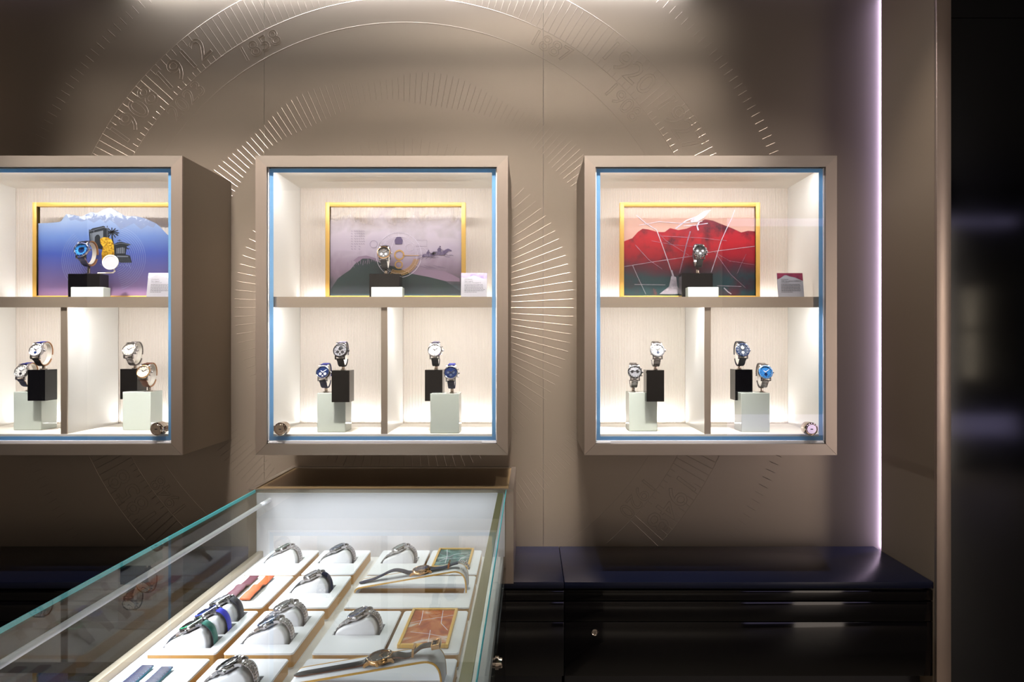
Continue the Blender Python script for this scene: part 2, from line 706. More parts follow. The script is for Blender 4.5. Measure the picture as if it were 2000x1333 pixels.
XR, YRF, YRB = 1.0975, Y(1.851), Y(2.129)
b = MB()
b.box(XR, XR + 0.006, YRF - 0.0, YRB, 0, H(1.6))
struct('trim_1', b, RETURN)
b = MB()
b.box(XR, 1.1365, YRF - 0.012, YRF - 0.0005, 0, H(1.6), bv=0.001)
struct('trim_2', b, BRONZE)
b = MB()
b.box(1.139, 4.6, Y(1.86), Y(1.86) + 0.03, 0, H(0.8795))
b.box(1.139, 4.6, Y(1.86), Y(1.86) + 0.03, H(0.8815), H(1.6))
b.box(1.139, 4.6, Y(1.86) + 0.031, Y(1.86) + 0.04, 0, H(1.6), 1)
struct('wall_right', b, [BLKPANEL, DARKGAP])
b = MB()
b.box(-1.905, -1.899, YRF, YRB, 0, H(1.6))
struct('trim_3', b, RETURN)
b = MB()
b.box(-1.945, -1.899, YRF - 0.012, YRF - 0.0005, 0, H(1.6), bv=0.001)
struct('trim_4', b, BRONZE)
b = MB()
b.box(-5.2, -1.948, Y(1.86), Y(1.86) + 0.03, 0, H(1.6))
struct('wall_left', b, BLKPANEL)
b = MB()
b.box(-5.2, 5.2, -5.9, 0.06, -0.05, 0)
struct('floor', b, FLOORM)
b = MB()
b.box(-5.2, 5.2, -5.9, 0.06, H(1.6), H(1.65))
struct('ceiling', b, CEILM)
b = MB()
b.box(-5.2, -4.7, -5.72, -5.68, 0, H(1.6), 1)
b.box(-4.7, 2.05, -5.72, -5.68, 0, H(1.6), 0)
b.box(2.05, 5.2, -5.72, -5.68, 0, H(1.6), 1)
struct('wall_front', b, [PALEW, DARKW])
# what the black gloss panel mirrors: LED coves and a lit case on the opposite wall
LILAC = emis('lilac_led', (0.62, 0.55, 1.0, 1), 2.0)
b = MB()
b.box(2.1, 5.15, -5.679, -5.66, H(1.22), H(1.30))
b.box(2.1, 5.15, -5.679, -5.66, H(-1.0), H(-0.78))
struct('trim_5', b, LILAC)
b = MB()
b.box(3.2, 4.385, -5.679, -5.62, 0, H(1.2))
struct('added_glow_panel', b, emis('added_column_glow', S(250, 234, 220), 3.8))  # glowing panel added out of view to brighten bronze strip and case frames
b = MB()
b.box(4.395, 4.75, -5.679, -5.4, H(-0.42), H(-0.39))
b.box(4.395, 4.75, -5.679, -5.4, H(0.55), H(0.58))
b.box(4.395, 4.41, -5.679, -5.4, H(-0.39), H(0.55))
b.box(4.72, 4.75, -5.679, -5.4, H(-0.39), H(0.55))
b.box(4.41, 4.72, -5.679, -5.4, H(0.10), H(0.135))
b.box(4.41, 4.72, -5.679, -5.66, H(-0.39), H(0.10), 1)
b.box(4.41, 4.72, -5.679, -5.66, H(0.135), H(0.55), 1)
struct('trim_6', b, [DARKW, emis('lit_case_back', S(255, 235, 205), 3.0)])


# ------------------------------------------------------------------ low cabinets along the wall
def low_cabinet(x0, x1, label, lock=None):
    t = thing('low_cabinet', label, 'cabinet', ((x0 + x1) / 2, Y(2.0), 0), 'low black cabinets along the dial wall')
    yf, yb = Y(1.851), -0.001
    m = MB()
    m.box(x0 + 0.0008, x1 - 0.0008, yf, yb, H(-0.6715), H(-0.654), bv=0.0012)
    part('worktop', m, BENCHT, t)
    m = MB()
    m.box(x0 + 0.004, x1 - 0.004, yf + 0.024, yb - 0.002, H(-0.915), H(-0.672))
    m.box(x0 + 0.004, x1 - 0.004, yf + 0.06, yb - 0.002, 0, H(-0.915))
    part('carcass', m, DARKGAP, t)
    for i, (a, c) in enumerate(((-0.7055, -0.6785), (-0.7625, -0.7090), (-0.911, -0.7645))):
        m = MB()
        m.box(x0 + 0.001, x1 - 0.001, yf + 0.004, yf + 0.023, H(a), H(c), bv=0.001)
        f = part('drawer' if i < 2 else 'door', m, BENCHF, t)
        if lock is not None and i == 2:
            m = MB()
            M = Matrix.Translation((lock, yf + 0.0035, H(-0.791))) @ Matrix.Rotation(R(90), 4, 'X')
            m.lathe([(0, -0.003), (0.0094, -0.003), (0.0094, 0.003), (0.0082, 0.0042), (0.0066, 0.0036), (0.006, 0.0042), (0, 0.0042)], 28, 0, M)
            m.box(lock - 0.0008, lock + 0.0008, yf - 0.0011, yf - 0.0004, H(-0.795), H(-0.787), 1)
            part('lock', m, [CHROME, DARKGAP], f)
    return t


low_cabinet(0.0945, 1.0965, 'long black gloss cabinet under the right display case with a small round lock', (1162 - 1034) * 1.85 / 1333)
low_cabinet(-0.70, 0.0945, 'short black gloss cabinet section directly right of the glass counter, no lock')
low_cabinet(-1.8985, -0.70, 'black gloss cabinet under the left display case, behind the glass counter')


# ------------------------------------------------------------------ wall display cases
ZT, ZB = H(0.5075), H(-0.3125)
SH1, SH0 = H(0.1229), H(0.0935)       # shelf top and underside
FL = H(-0.2590)                       # case floor
FW = 0.0305
YF = -0.30


def display_case(cx, label, lock_side):
    hw = 0.3455
    x0, x1 = cx - hw, cx + hw
    t = thing('display_case', label, 'display case', (cx, -0.15, ZB), 'lit wall display cases')
    th = 0.031
    yb = -0.001
    m = MB()          # outer shell
    m.box(x0, x0 + th - 0.002, YF + 0.0005, yb, ZB, ZT)
    m.box(x1 - th + 0.002, x1, YF + 0.0005, yb, ZB, ZT)
    m.box(x0 + th - 0.002, x1 - th + 0.002, YF + 0.0005, yb, ZT - 0.024, ZT)
    m.box(x0 + th - 0.002, x1 - th + 0.002, YF + 0.0005, yb, ZB, ZB + 0.02)
    m.box(x0 + th - 0.002, x1 - th + 0.002, yb - 0.02, yb, ZB + 0.02, ZT - 0.024)
    part('shell', m, CASEOUT, t)
    m = MB()          # mitred front frame
    g = 0.0004
    o = [(x0, ZB), (x1, ZB), (x1, ZT), (x0, ZT)]
    i_ = [(x0 + FW, ZB + FW), (x1 - FW, ZB + FW), (x1 - FW, ZT - FW), (x0 + FW, ZT - FW)]
    for k in range(4):
        a, c = o[k], o[(k + 1) % 4]
        d, e = i_[(k + 1) % 4], i_[k]
        if k % 2 == 0:
            q = [(a[0] + g, a[1]), (c[0] - g, c[1]), (d[0] - g, d[1]), (e[0] + g, e[1])]
        else:
            sg = 1 if k == 1 else -1
            q = [(a[0], a[1] + g * sg), (c[0], c[1] - g * sg), (d[0], d[1] - g * sg), (e[0], e[1] + g * sg)]
        m.prism(q, YF - 0.006, YF, k % 2)
    part('front_frame', m, [BR_H, BR_V], t)
    m = MB()          # lining: sides, top, floor
    xi0, xi1 = x0 + th, x1 - th
    yi = Y(2.141)
    y1 = YF + 0.024
    m.box(xi0 - 0.0015, xi0, y1, yi, FL, ZT - 0.027)
    m.box(xi1, xi1 + 0.0015, y1, yi, FL, ZT - 0.027)
    m.box(xi0, xi1, y1, yi, ZT - 0.028, ZT - 0.0265, 1)
    m.box(xi0, xi1, y1, yi, ZB + 0.022, FL, 1)
    part('lining', m, [CREAMS, CREAM], t)
    m = MB()          # ribbed back: half-round ribs
    n = int((xi1 - xi0) / 0.0048)
    for k in range(n):
        xa = xi0 + (xi1 - xi0) * k / n
        p = (xi1 - xi0) / n
        for zz0, zz1 in ((FL, SH0 + 0.012), (SH1, ZT - 0.028)):
            v = []
            for z in (zz0, zz1):
                for a in range(5):
                    v.append((xa + p * (0.06 + 0.88 * a / 4), yi - 0.0009 * math.sin(math.pi * a / 4), z))
            f = [(a, a + 1, a + 6, a + 5) for a in range(4)] + [(0, 4, 3, 2, 1)[::-1]]
            m.add(v, f)
    m.box(xi0, xi1, yi + 0.0002, yi + 0.006, FL, ZT - 0.028)
    part('ribbed_back', m, RIB, t, 60)
    m = MB()          # shelf
    m.box(xi0, xi1, Y(1.899), yi - 0.003, SH0 + 0.012, SH1, 0)
    m.box(xi0, xi1, Y(1.896), Y(1.899) - 0.0001, SH0, SH1, 1)
    part('shelf', m, [CREAM, BR_S], t)
    m = MB()          # divider
    m.box(cx - 0.008, cx + 0.008, Y(1.904), yi - 0.003, FL, SH0 + 0.0118, 0)
    m.box(cx - 0.0088, cx + 0.0088, Y(1.9), Y(1.904) - 0.0001, FL, SH0 + 0.0118, 1)
    part('divider', m, [CREAMS, BR_S], t)
    # door
    gx0, gx1, gz0, gz1 = x0 + FW + 0.0035, x1 - FW - 0.0035, ZB + FW + 0.0085, ZT - FW - 0.002
    m = MB()
    m.box(gx0, gx1, YF + 0.001, YF + 0.006, gz0, gz1)
    door = part('glass_door', m, GLASS, t)
    m = MB()
    bw = 0.0105
    yy0, yy1 = YF + 0.0064, YF + 0.0072
    m.box(gx0, gx0 + bw, yy0, yy1, gz0, gz1)
    m.box(gx1 - bw, gx1, yy0, yy1, gz0, gz1)
    m.box(gx0 + bw, gx1 - bw, yy0, yy1, gz1 - bw, gz1)
    m.box(gx0 + bw, gx1 - bw, yy0, yy1, gz0, gz0 + bw)
    part('border', m, BLUEF, door)
    m = MB()  # LED light leaking round the door, painted as white strips
    m.box(gx0 - 0.003, gx0 - 0.0008, YF + 0.002, YF + 0.012, ZB + FW, gz1 + 0.001)
    m.box(gx1 + 0.0008, gx1 + 0.003, YF + 0.002, YF + 0.012, ZB + FW, gz1 + 0.001)
    m.box(gx0 - 0.003, gx1 + 0.003, YF + 0.002, YF + 0.012, ZB + FW, gz0 - 0.001)
    part('lit_lip', m, LIPW, t)
    for hx in (gx0 - 0.002, gx1 - 0.038):
        m = MB()
        m.box(hx, hx + 0.04, YF - 0.001, YF + 0.0125, ZB + FW + 0.0005, ZB + FW + 0.005, bv=0.0008)
        part('hinge', m, LIPW, t)
    lx = gx0 + 0.034 if lock_side < 0 else gx1 - 0.036
    lz = H((667 - 838.5) / 711.3)
    M = Matrix.Translation((lx, YF + 0.003, lz)) @ Matrix.Rotation(R(90), 4, 'X')
    m = MB()
    m.lathe([(0, 0.012), (0.0125, 0.012), (0.0138, 0.0108), (0.0148, 0.008), (0.0165, 0.0095), (0.0178, 0.0085), (0.0182, 0.005), (0.0182, -0.018), (0, -0.018)], 40, 0, M)
    for k in range(5):
        a = R(40 + 25 * k)
        m.box(-0.0012, 0.0012, -0.0017, 0.0017, 0.0095, 0.0125, 0, M @ Matrix.Rotation(a, 4, 'Z') @ Matrix.Translation((0.0155, 0, -0.002)))
    m.box(lx - 0.0035, lx + 0.0035, YF - 0.0096, YF - 0.0088, lz - 0.0012, lz + 0.0012, 1)
    if lock_side < 0:
        m.box(gx0 + bw, lx - 0.018, YF + 0.0075, YF + 0.012, lz - 0.0075, lz + 0.0075)
    else:
        m.box(lx + 0.018, gx1 - bw, YF + 0.0075, YF + 0.012, lz - 0.0075, lz + 0.0075)
    part('lock', m, [CHROME, DARKGAP], door)
    # the case's own LEDs
    area('case_light_upper', (cx, YF + 0.035, ZT - 0.034), (cx, -0.10, SH1), 0.58, 0.012, 1.4, NEUT)
    area('case_light_shelf', (cx, Y(2.118), SH1 + 0.004), (cx, Y(2.128), SH1 + 0.2), 0.60, 0.012, 0.4, NEUT)
    for sx in (-1, 1):
        xx = cx + sx * 0.162
        area('case_light_lower', (xx, Y(1.9065), SH0 + 0.0105), (xx, -0.16, FL), 0.27, 0.010, 0.85, NEUT)
        area('case_light_floor', (xx, Y(2.122), FL + 0.004), (xx, Y(2.129), FL + 0.2), 0.28, 0.012, 0.38, NEUT)
    return t


CXL, CXM, CXR = -1.2957, -0.4041, 0.4962
display_case(CXL, 'left wall display case, cut off by the photo edge, blue mountain picture inside', 1)
display_case(CXM, 'middle wall display case above the glass counter, misty lilac picture inside', -1)
display_case(CXR, 'right wall display case above the long black cabinet, red mountain picture inside', 1)
for xx, s in ((CXL + 0.022, 1), (CXM + 0.022, 1), (CXR - 0.022, -1)):
    spot('case_spot', (xx + s * 0.012, Y(1.985), SH0 - 0.004), (xx - s * 0.008, Y(1.99), FL + 0.1), 0.9, 34, 0.7, (1, 1, 1), 0.004)


# ------------------------------------------------------------------ pictures in the cases
def pic(px, py, d=2.055):
    return ((px - 1034) * d / 1333, H((667 - py) * d / 1333))


def polygon(mb, pts, y, mi):
    """a printed shape on the sheet: thin ink layer"""
    if len(pts) < 3:
        return
    mb.prism(pts, y - 0.0002, y, mi)


def line(mb, pts, wd, y, mi):
    for a, c in zip(pts[:-1], pts[1:]):
        d = Vector((c[0] - a[0], c[1] - a[1]))
        if d.length < 1e-6:
            continue
        n = Vector((-d.y, d.x)).normalized() * wd / 2
        mb.prism([(a[0] + n.x, a[1] + n.y), (a[0] - n.x, a[1] - n.y), (c[0] - n.x, c[1] - n.y), (c[0] + n.x, c[1] + n.y)], y - 0.0002, y, mi)


def ringpts(c, r, n=48, a0=0, a1=360):
    return [(c[0] + r * math.cos(R(a0 + (a1 - a0) * k / n)), c[1] + r * math.sin(R(a0 + (a1 - a0) * k / n))) for k in range(n + 1)]


YP = Y(2.055)


def picture(px0, label):
    xa, za = pic(px0, 397)
    wd, zt, zb = 0.4205, za, SH1 + 0.0006
    t = thing('framed_picture', label, 'picture', (xa + wd / 2, YP, zb), 'gold framed pictures in the display cases')
    m = MB()
    fw = 0.0125
    for x0, x1, z0, z1 in ((xa, xa + fw, zb, zt), (xa + wd - fw, xa + wd, zb, zt), (xa + fw, xa + wd - fw, zt - fw, zt), (xa + fw, xa + wd - fw, zb, zb + fw)):
        m.box(x0, x1, YP - 0.008, YP + 0.008, z0, z1, bv=0.0008)
    part('frame', m, GOLDF, t)
    return t, xa + fw, xa + wd - fw, zb + fw, zt - fw


def zrel(py):
    return pic(0, py)[1] - SH1


# left: blue mountain
t, xa, xb, za, zb_ = picture(67, 'gold framed picture of a snowy blue mountain in the left display case')
MT_BLUE = ramp_print('blue_mountain_print', [(0.0, S(140, 112, 152)), (0.25, S(112, 104, 166)), (0.5, S(74, 96, 186)), (0.72, S(110, 140, 204)), (0.92, S(150, 170, 206)), (1.0, S(150, 164, 190))],
                     zrel(575), zrel(420), 12, 0.08)
SNOW = ramp_print('snow_print', [(0.0, S(128, 146, 190)), (0.60, S(138, 152, 186)), (0.70, S(196, 204, 224)), (1.0, S(222, 226, 238))], zrel(480), zrel(392), 70, 1.1)
DARKP = mat('dark_teal_print', S(24, 34, 44), 0.4)
GREYP = mat('grey_stone_print', S(120, 128, 140), 0.4)
GOLDP = ramp_print('gold_print', [(0, S(120, 76, 8)), (0.5, S(214, 160, 22)), (1, S(250, 208, 70))], 0, 0.3, 160, 3.0)
PALEP = mat('pale_blue_print', S(176, 190, 226), 0.4)
ridge = [(78, 437), (100, 436), (118, 434), (130, 419), (145, 421), (160, 424), (178, 415), (190, 417), (203, 410), (216, 407), (228, 413), (245, 423), (265, 423), (285, 428), (305, 437), (312, 443), (325, 457), (334, 463)]
m = MB()
top = [pic(*p) for p in ridge]
top[0] = (xa, top[0][1])
body = [(xa, za)] + [(max(xa, min(xb, x)), z) for x, z in top] + [(xb, top[-1][1]), (xb, za)]
polygon(m, body, YP, 0)
snow = ridge[3:15] + [(300, 446), (288, 441), (276, 449), (262, 437), (250, 442), (236, 449), (226, 438), (214, 430), (206, 437), (196, 428), (184, 436), (172, 430), (160, 434), (148, 430), (138, 432)]
polygon(m, [pic(*p) for p in snow], YP - 0.0003, 1)
# faint engraved rings
for k in range(12):
    line(m, ringpts(pic(222, 505), 0.03 + 0.006 * k, 40, -75, 75), 0.0005, YP - 0.0003, 5)
    line(m, ringpts(pic(190, 510), 0.04 + 0.006 * k, 30, 130, 250), 0.0005, YP - 0.0003, 5)
# gate, palm, pavilion
polygon(m, [pic(*p) for p in [(174, 452), (181, 447), (203, 442), (206, 446), (212, 446), (214, 480), (206, 490), (176, 482)]], YP - 0.0006, 2)
polygon(m, [pic(*p) for p in [(177, 457), (202, 451), (202, 478), (198, 478), (196, 462), (188, 464), (186, 476), (178, 474)]], YP - 0.0009, 3)
for a in range(12):
    ang = a * 30
    c = pic(219, 454)
    line(m, [c, (c[0] + 0.022 * math.cos(R(ang)), c[1] + 0.016 * math.sin(R(ang)) - 0.003)], 0.003, YP - 0.0007, 2)
line(m, [pic(219, 454), pic(222, 490)], 0.004, YP - 0.0006, 2)
polygon(m, [pic(*p) for p in [(222, 478), (236, 473), (256, 478), (248, 482), (246, 498), (254, 500), (258, 514), (236, 514), (224, 506)]], YP - 0.0006, 2)
polygon(m, [pic(*p) for p in [(228, 484), (244, 484), (244, 496), (228, 496)]], YP - 0.0009, 3)
polygon(m, [pic(*p) for p in [(229, 500), (251, 501), (251, 503), (229, 503)]], YP - 0.0009, 3)
for a in (180, 184, 205, 210):
    line(m, [pic(a, 450 if a < 200 else 446), pic(a, 482)], 0.0012, YP - 0.0011, 3 if a in (184, 210) else 2)
line(m, [pic(174, 453), pic(203, 445), pic(213, 448)], 0.0014, YP - 0.0011, 3)
for a in range(175, 213, 5):
    line(m, [pic(a, 452 - (a - 175) * 0.2), pic(a, 449 - (a - 175) * 0.2)], 0.0022, YP - 0.0007, 2)
polygon(m, [pic(*p) for p in [(186, 482), (186, 464), (189, 460), (193, 459), (196, 463), (197, 482)]], YP - 0.0012, 2)
for a in (230, 234, 238, 242):
    line(m, [pic(a, 483), pic(a, 497)], 0.0012, YP - 0.0012, 2)
line(m, [pic(220, 480), pic(236, 476), pic(257, 479)], 0.0012, YP - 0.0012, 3)
line(m, [pic(224, 486), pic(240, 483), pic(253, 487)], 0.0026, YP - 0.0010, 2)
for k in range(5):
    line(m, [pic(226 + k * 0.6, 503 + k * 2.4), pic(252 + k * 1.2, 503.6 + k * 2.4)], 0.0006, YP - 0.0012, 3)
for k in range(16):
    a = random.uniform(0, 6.28)
    c = (226 + 8 * math.cos(a), 466 + 10 * math.sin(a))
    line(m, [pic(*c), pic(c[0] + random.uniform(-4, 5), c[1] + random.uniform(1, 5))], 0.0013, YP - 0.0008, 2)
for k in range(10):
    x = 196 + k * 6.2
    line(m, [pic(x, 516 + random.uniform(-2, 2)), pic(x + 4, 520 + random.uniform(-3, 6))], 0.0009, YP - 0.0004, 5)
# golden carved figure
polygon(m, [pic(*p) for p in [(196, 468), (203, 464), (212, 465), (218, 468), (223, 478), (224, 498), (216, 508), (206, 514), (200, 512), (199, 496), (202, 484), (197, 476)]], YP - 0.0012, 4)
part('print', m, [MT_BLUE, SNOW, DARKP, GREYP, GOLDP, PALEP], t)

# middle: misty hills, movement drawing and riders
t, xa, xb, za, zb_ = picture(637, 'gold framed picture of misty lilac hills and riders in the middle display case')
MIST = ramp_print('mist_print', [(0.0, S(52, 78, 92)), (0.10, S(58, 66, 74)), (0.22, S(120, 104, 122)), (0.34, S(150, 132, 152)), (0.55, S(186, 172, 190)), (0.8, S(196, 184, 194)), (1.0, S(206, 194, 198))],
                  zrel(575), zrel(420), 15, 0.42, None, (0.74, 1.02, 1.0, 0.0))
HILL = ramp_print('dark_green_hill_print', [(0, S(40, 44, 56)), (0.4, S(30, 48, 52)), (1, S(40, 56, 62))], 0.0, 0.14, 30, 0.9)
INKP = mat('purple_ink_print', S(92, 78, 112), 0.45)
WHITEL = mat('white_line_print', S(228, 220, 234), 0.45)
GOLDL = mat('gold_line_print', S(206, 160, 92), 0.4)
MAUVE = mat('mauve_slope_print', S(140, 118, 142), 0.5)
m = MB()
polygon(m, [(xa, za), (xa, zb_), (xb, zb_), (xb, za)], YP, 0)
polygon(m, [pic(*p) for p in [(660, 545), (672, 536), (684, 528), (694, 516), (702, 508), (712, 505), (724, 506), (738, 512), (752, 518), (774, 522), (790, 530), (806, 536), (840, 542), (870, 550), (888, 562), (900, 570), (900, 575), (646, 575), (646, 566)]], YP - 0.0004, 1)
polygon(m, [pic(*p) for p in [(690, 510), (700, 502), (716, 500), (736, 506), (740, 512), (722, 506), (708, 506), (698, 514)]], YP - 0.0005, 5)
polygon(m, [pic(*p) for p in [(800, 530), (830, 527), (866, 530), (885, 538), (898, 545), (898, 551), (870, 550), (838, 542), (806, 536)]], YP - 0.0006, 5)
for k in range(26):          # grasses on the slope
    px = 650 + k * 4.2
    py = 540 - 26 * math.sin(min(1, k / 18) * 1.5) + random.uniform(-3, 3)
    line(m, [pic(px, py), pic(px + random.uniform(-3, 3), py - random.uniform(5, 13))], 0.0012, YP - 0.0007, 5)
C = pic(779, 499)
for r, wd in ((0.068, 0.0012), (0.0555, 0.0009), (0.052, 0.0005)):
    line(m, ringpts(C, r, 64), wd, YP - 0.0010, 3)
for a in range(0, 360, 30):
    line(m, [(C[0] + 0.0555 * math.cos(R(a)), C[1] + 0.0555 * math.sin(R(a))), (C[0] + 0.068 * math.cos(R(a)), C[1] + 0.068 * math.sin(R(a)))], 0.0007, YP - 0.0010, 3)
line(m, ringpts(pic(800, 484), 0.011, 28), 0.0006, YP - 0.0010, 3)
line(m, ringpts(pic(823, 496), 0.018, 28, 20, 200), 0.0006, YP - 0.0010, 3)
line(m, [pic(762, 490), pic(770, 470), pic(778, 464), pic(788, 470), pic(796, 488)], 0.0007, YP - 0.0010, 3)
polygon(m, [pic(*p) for p in [(771, 470), (775, 464), (783, 464), (787, 470), (786, 478), (772, 478)]], YP - 0.0011, 2)
line(m, ringpts(pic(780, 499), 0.0135, 28), 0.0042, YP - 0.0014, 4)
line(m, ringpts(pic(779, 518), 0.0105, 28), 0.0034, YP - 0.0015, 4)
for r in (0.0475, 0.052, 0.0565, 0.061):
    line(m, ringpts(C, r, 30, -115, -12), 0.0012, YP - 0.0016, 4)
for a in range(-112, -12, 5):
    line(m, [(C[0] + 0.0475 * math.cos(R(a)), C[1] + 0.0475 * math.sin(R(a))), (C[0] + 0.061 * math.cos(R(a)), C[1] + 0.061 * math.sin(R(a)))], 0.0012, YP - 0.0017, 4)
line(m, [pic(786, 500), pic(818, 500)], 0.0016, YP - 0.0014, 4)


def horse(px, py, k):
    def P(a, c):
        return pic(px + a * k, py + c * k)
    polygon(m, [P(*p) for p in [(-15, -1), (-12, -4), (-5, -4), (2, -3), (8, -4), (13, -8), (18, -10), (21, -9), (26, -6), (25, -4), (20, -5), (16, -2), (12, 2), (6, 4), (-2, 3), (-8, 4), (-13, 4), (-16, 2)]], YP - 0.0012, 2)
    for pts in ([(11, 1), (18, 4), (25, 3), (29, 5)], [(9, 3), (15, 7), (22, 8)], [(-13, 2), (-18, 6), (-24, 8), (-28, 12)], [(-10, 3), (-14, 8), (-20, 12)], [(-15, 0), (-21, -2), (-27, 1)], [(13, -7), (9, -5), (6, -4)]):
        line(m, [P(*p) for p in pts], 0.0011 * k, YP - 0.0013, 2)
    polygon(m, [P(*p) for p in [(-3, -3), (-4, -8), (-1, -12), (3, -11), (4, -7), (3, -3)]], YP - 0.0014, 2)
    line(m, [P(1, -10), P(6, -7), P(9, -6)], 0.0012 * k, YP - 0.0014, 2)
    line(m, [P(0, -4), P(3, 1), P(1, 4)], 0.0014 * k, YP - 0.0014, 2)
    polygon(m, ringpts(P(2, -14), 0.0024 * k, 10)[:-1], YP - 0.0015, 2)
    for q_ in range(6):
        line(m, [P(-10 + q_ * 3.4, -3), P(-8 + q_ * 3.2, 3)], 0.0004, YP - 0.0016, 3)


horse(858, 496, 0.95)
horse(836, 500, 0.7)
for k in range(5):
    line(m, [pic(820 + k * 9, 521 - k % 2 * 2), pic(834 + k * 9, 524 + k % 3)], 0.0008, YP - 0.0012, 2)
for k in range(8):           # faded handwritten notes
    for x0_, n_ in ((686, 1), (692, 2), (701, 3)):
        x = x0_ + random.uniform(-0.5, 0.5)
        for j in range(n_ if k < 6 else 1):
            y = 453 + k * 5
            line(m, [pic(x, y), pic(x + 1.2, y - 1.8), pic(x + 2.2, y + 0.6), pic(x + 3.2, y - 0.8)], 0.0005, YP - 0.0007, 2)
            x += 4.2
line(m, [pic(812, 470), pic(834, 470), pic(834, 482), pic(812, 482)], 0.0004, YP - 0.0007, 2)
line(m, ringpts(pic(730, 478), 0.011, 24), 0.0007, YP - 0.0007, 2)
part('print', m, [MIST, HILL, INKP, WHITEL, GOLDL, MAUVE], t)

# right: red mountain behind cracked ice
t, xa, xb, za, zb_ = picture(1210, 'gold framed picture of a red mountain behind white cracks in the right display case')
REDM = ramp_print('red_mountain_print', [(0.0, S(24, 58, 66)), (0.22, S(30, 56, 64)), (0.34, S(78, 30, 46)), (0.5, S(150, 22, 40)), (0.75, S(186, 30, 44)), (1.0, S(120, 30, 50))],
                  zrel(575), zrel(430), 16, 0.30, [(S(206, 48, 42), 26, 0.62, 0.90), (S(58, 24, 40), 12, 0.50, 0.66)])
SKYP = ramp_print('pink_sky_print', [(0, S(240, 176, 160)), (1, S(238, 196, 182))], 0.1, 0.29, 8, 0.2, None, (0.2, 1.0, 0.85, 0.15))
ICE = mat('white_ice_print', S(226, 218, 232), 0.4)
ICEA = ramp_print('white_ice_veil_print', [(0, S(226, 218, 234)), (1, S(232, 224, 238))], 0, 0.3, 60, 1.2, None, (0.1, 0.9, 0.35, 0.9))
ICE2 = ramp_print('lilac_ice_print', [(0, S(186, 140, 166)), (1, S(200, 160, 184))], 0, 0.3, 60, 1.2, None, (0.1, 0.9, 0.15, 0.75))
m = MB()


def q(x, y):
    return pic(1130 + x / 3.808, 290 + y / 3.808)


polygon(m, [(xa, za), (xa, zb_), (xb, zb_), (xb, za)], YP + 0.0006, 1)
rr = [(340, 695), (400, 670), (440, 625), (475, 600), (520, 605), (590, 625), (640, 625), (680, 595), (740, 610), (800, 600), (850, 580), (940, 530), (1000, 540), (1060, 565), (1150, 600), (1210, 628), (1260, 615), (1312, 620)]
body = [q(*p) for p in rr]
body = [(max(xa, min(xb, x)), z) for x, z in body]
polygon(m, [(xa, za), (xa, body[0][1])] + body[1:-1] + [(xb, body[-1][1]), (xb, za)], YP, 0)
for pts, wd, c in (([(400, 870), (440, 960), (500, 1088)], 0.0015, 2), ([(340, 882), (560, 846), (820, 808), (1000, 770), (1312, 730)], 0.0012, 2),
                   ([(1160, 460), (1140, 520), (1100, 600), (1060, 690), (1020, 820), (985, 925)], 0.0022, 2),
                   ([(430, 500), (500, 560), (580, 610), (610, 690), (635, 760), (660, 830), (690, 920)], 0.0022, 2),
                   ([(600, 640), (650, 690), (760, 760), (820, 800)], 0.001, 3), ([(690, 910), (705, 960), (700, 1030)], 0.005, 2),
                   ([(830, 620), (800, 720), (785, 790), (750, 930)], 0.0035, 3), ([(1030, 800), (1130, 940), (1240, 1040)], 0.0022, 3),
                   ([(1245, 790), (1210, 860), (1180, 930)], 0.001, 3), ([(1030, 1024), (1210, 1030)], 0.0016, 2), ([(415, 1015), (645, 1018)], 0.0018, 2),
                   ([(600, 655), (900, 668), (1100, 690)], 0.0012, 3), ([(420, 720), (520, 830), (620, 900)], 0.0016, 3), ([(540, 690), (700, 720), (860, 735)], 0.001, 3),
                   ([(720, 600), (800, 540), (960, 480)], 0.004, 2), ([(450, 575), (600, 548), (760, 560), (920, 545)], 0.0016, 2), ([(900, 545), (880, 580), (890, 612)], 0.004, 2),
                   ([(1000, 770), (1120, 840), (1312, 870)], 0.001, 3), ([(1080, 1040), (1110, 1070), (1135, 1086)], 0.003, 2), ([(960, 560), (860, 575), (780, 580)], 0.002, 2)):
    line(m, [q(*p) for p in pts], wd, YP - 0.0003 - 0.0003 * c, c)
polygon(m, [q(*p) for p in [(690, 950), (725, 960), (735, 1030), (765, 1085), (700, 1088), (600, 1086), (640, 1055), (672, 1030)]], YP - 0.0012, 2)
polygon(m, [q(*p) for p in [(830, 540), (930, 470), (985, 458), (930, 520), (880, 548), (840, 556)]], YP - 0.0013, 2)
part('print', m, [REDM, SKYP, ICEA, ICE2], t)


# ------------------------------------------------------------------ info cards
CARD_BLUE = ramp_print('card_blue_sky', [(0.35, S(60, 120, 230)), (0.55, S(120, 165, 240)), (0.65, S(225, 232, 250))], 0, 0.07, 90, 1.2)
CARD_VIO = ramp_print('card_violet_sky', [(0.2, S(90, 66, 110)), (0.6, S(120, 96, 160)), (1, S(170, 160, 214))], 0, 0.07, 50, 1.2)
CARD_RED = ramp_print('card_maroon_sky', [(0.2, S(60, 40, 58)), (0.6, S(92, 44, 62)), (1, S(140, 50, 80))], 0, 0.07, 50, 1.2)


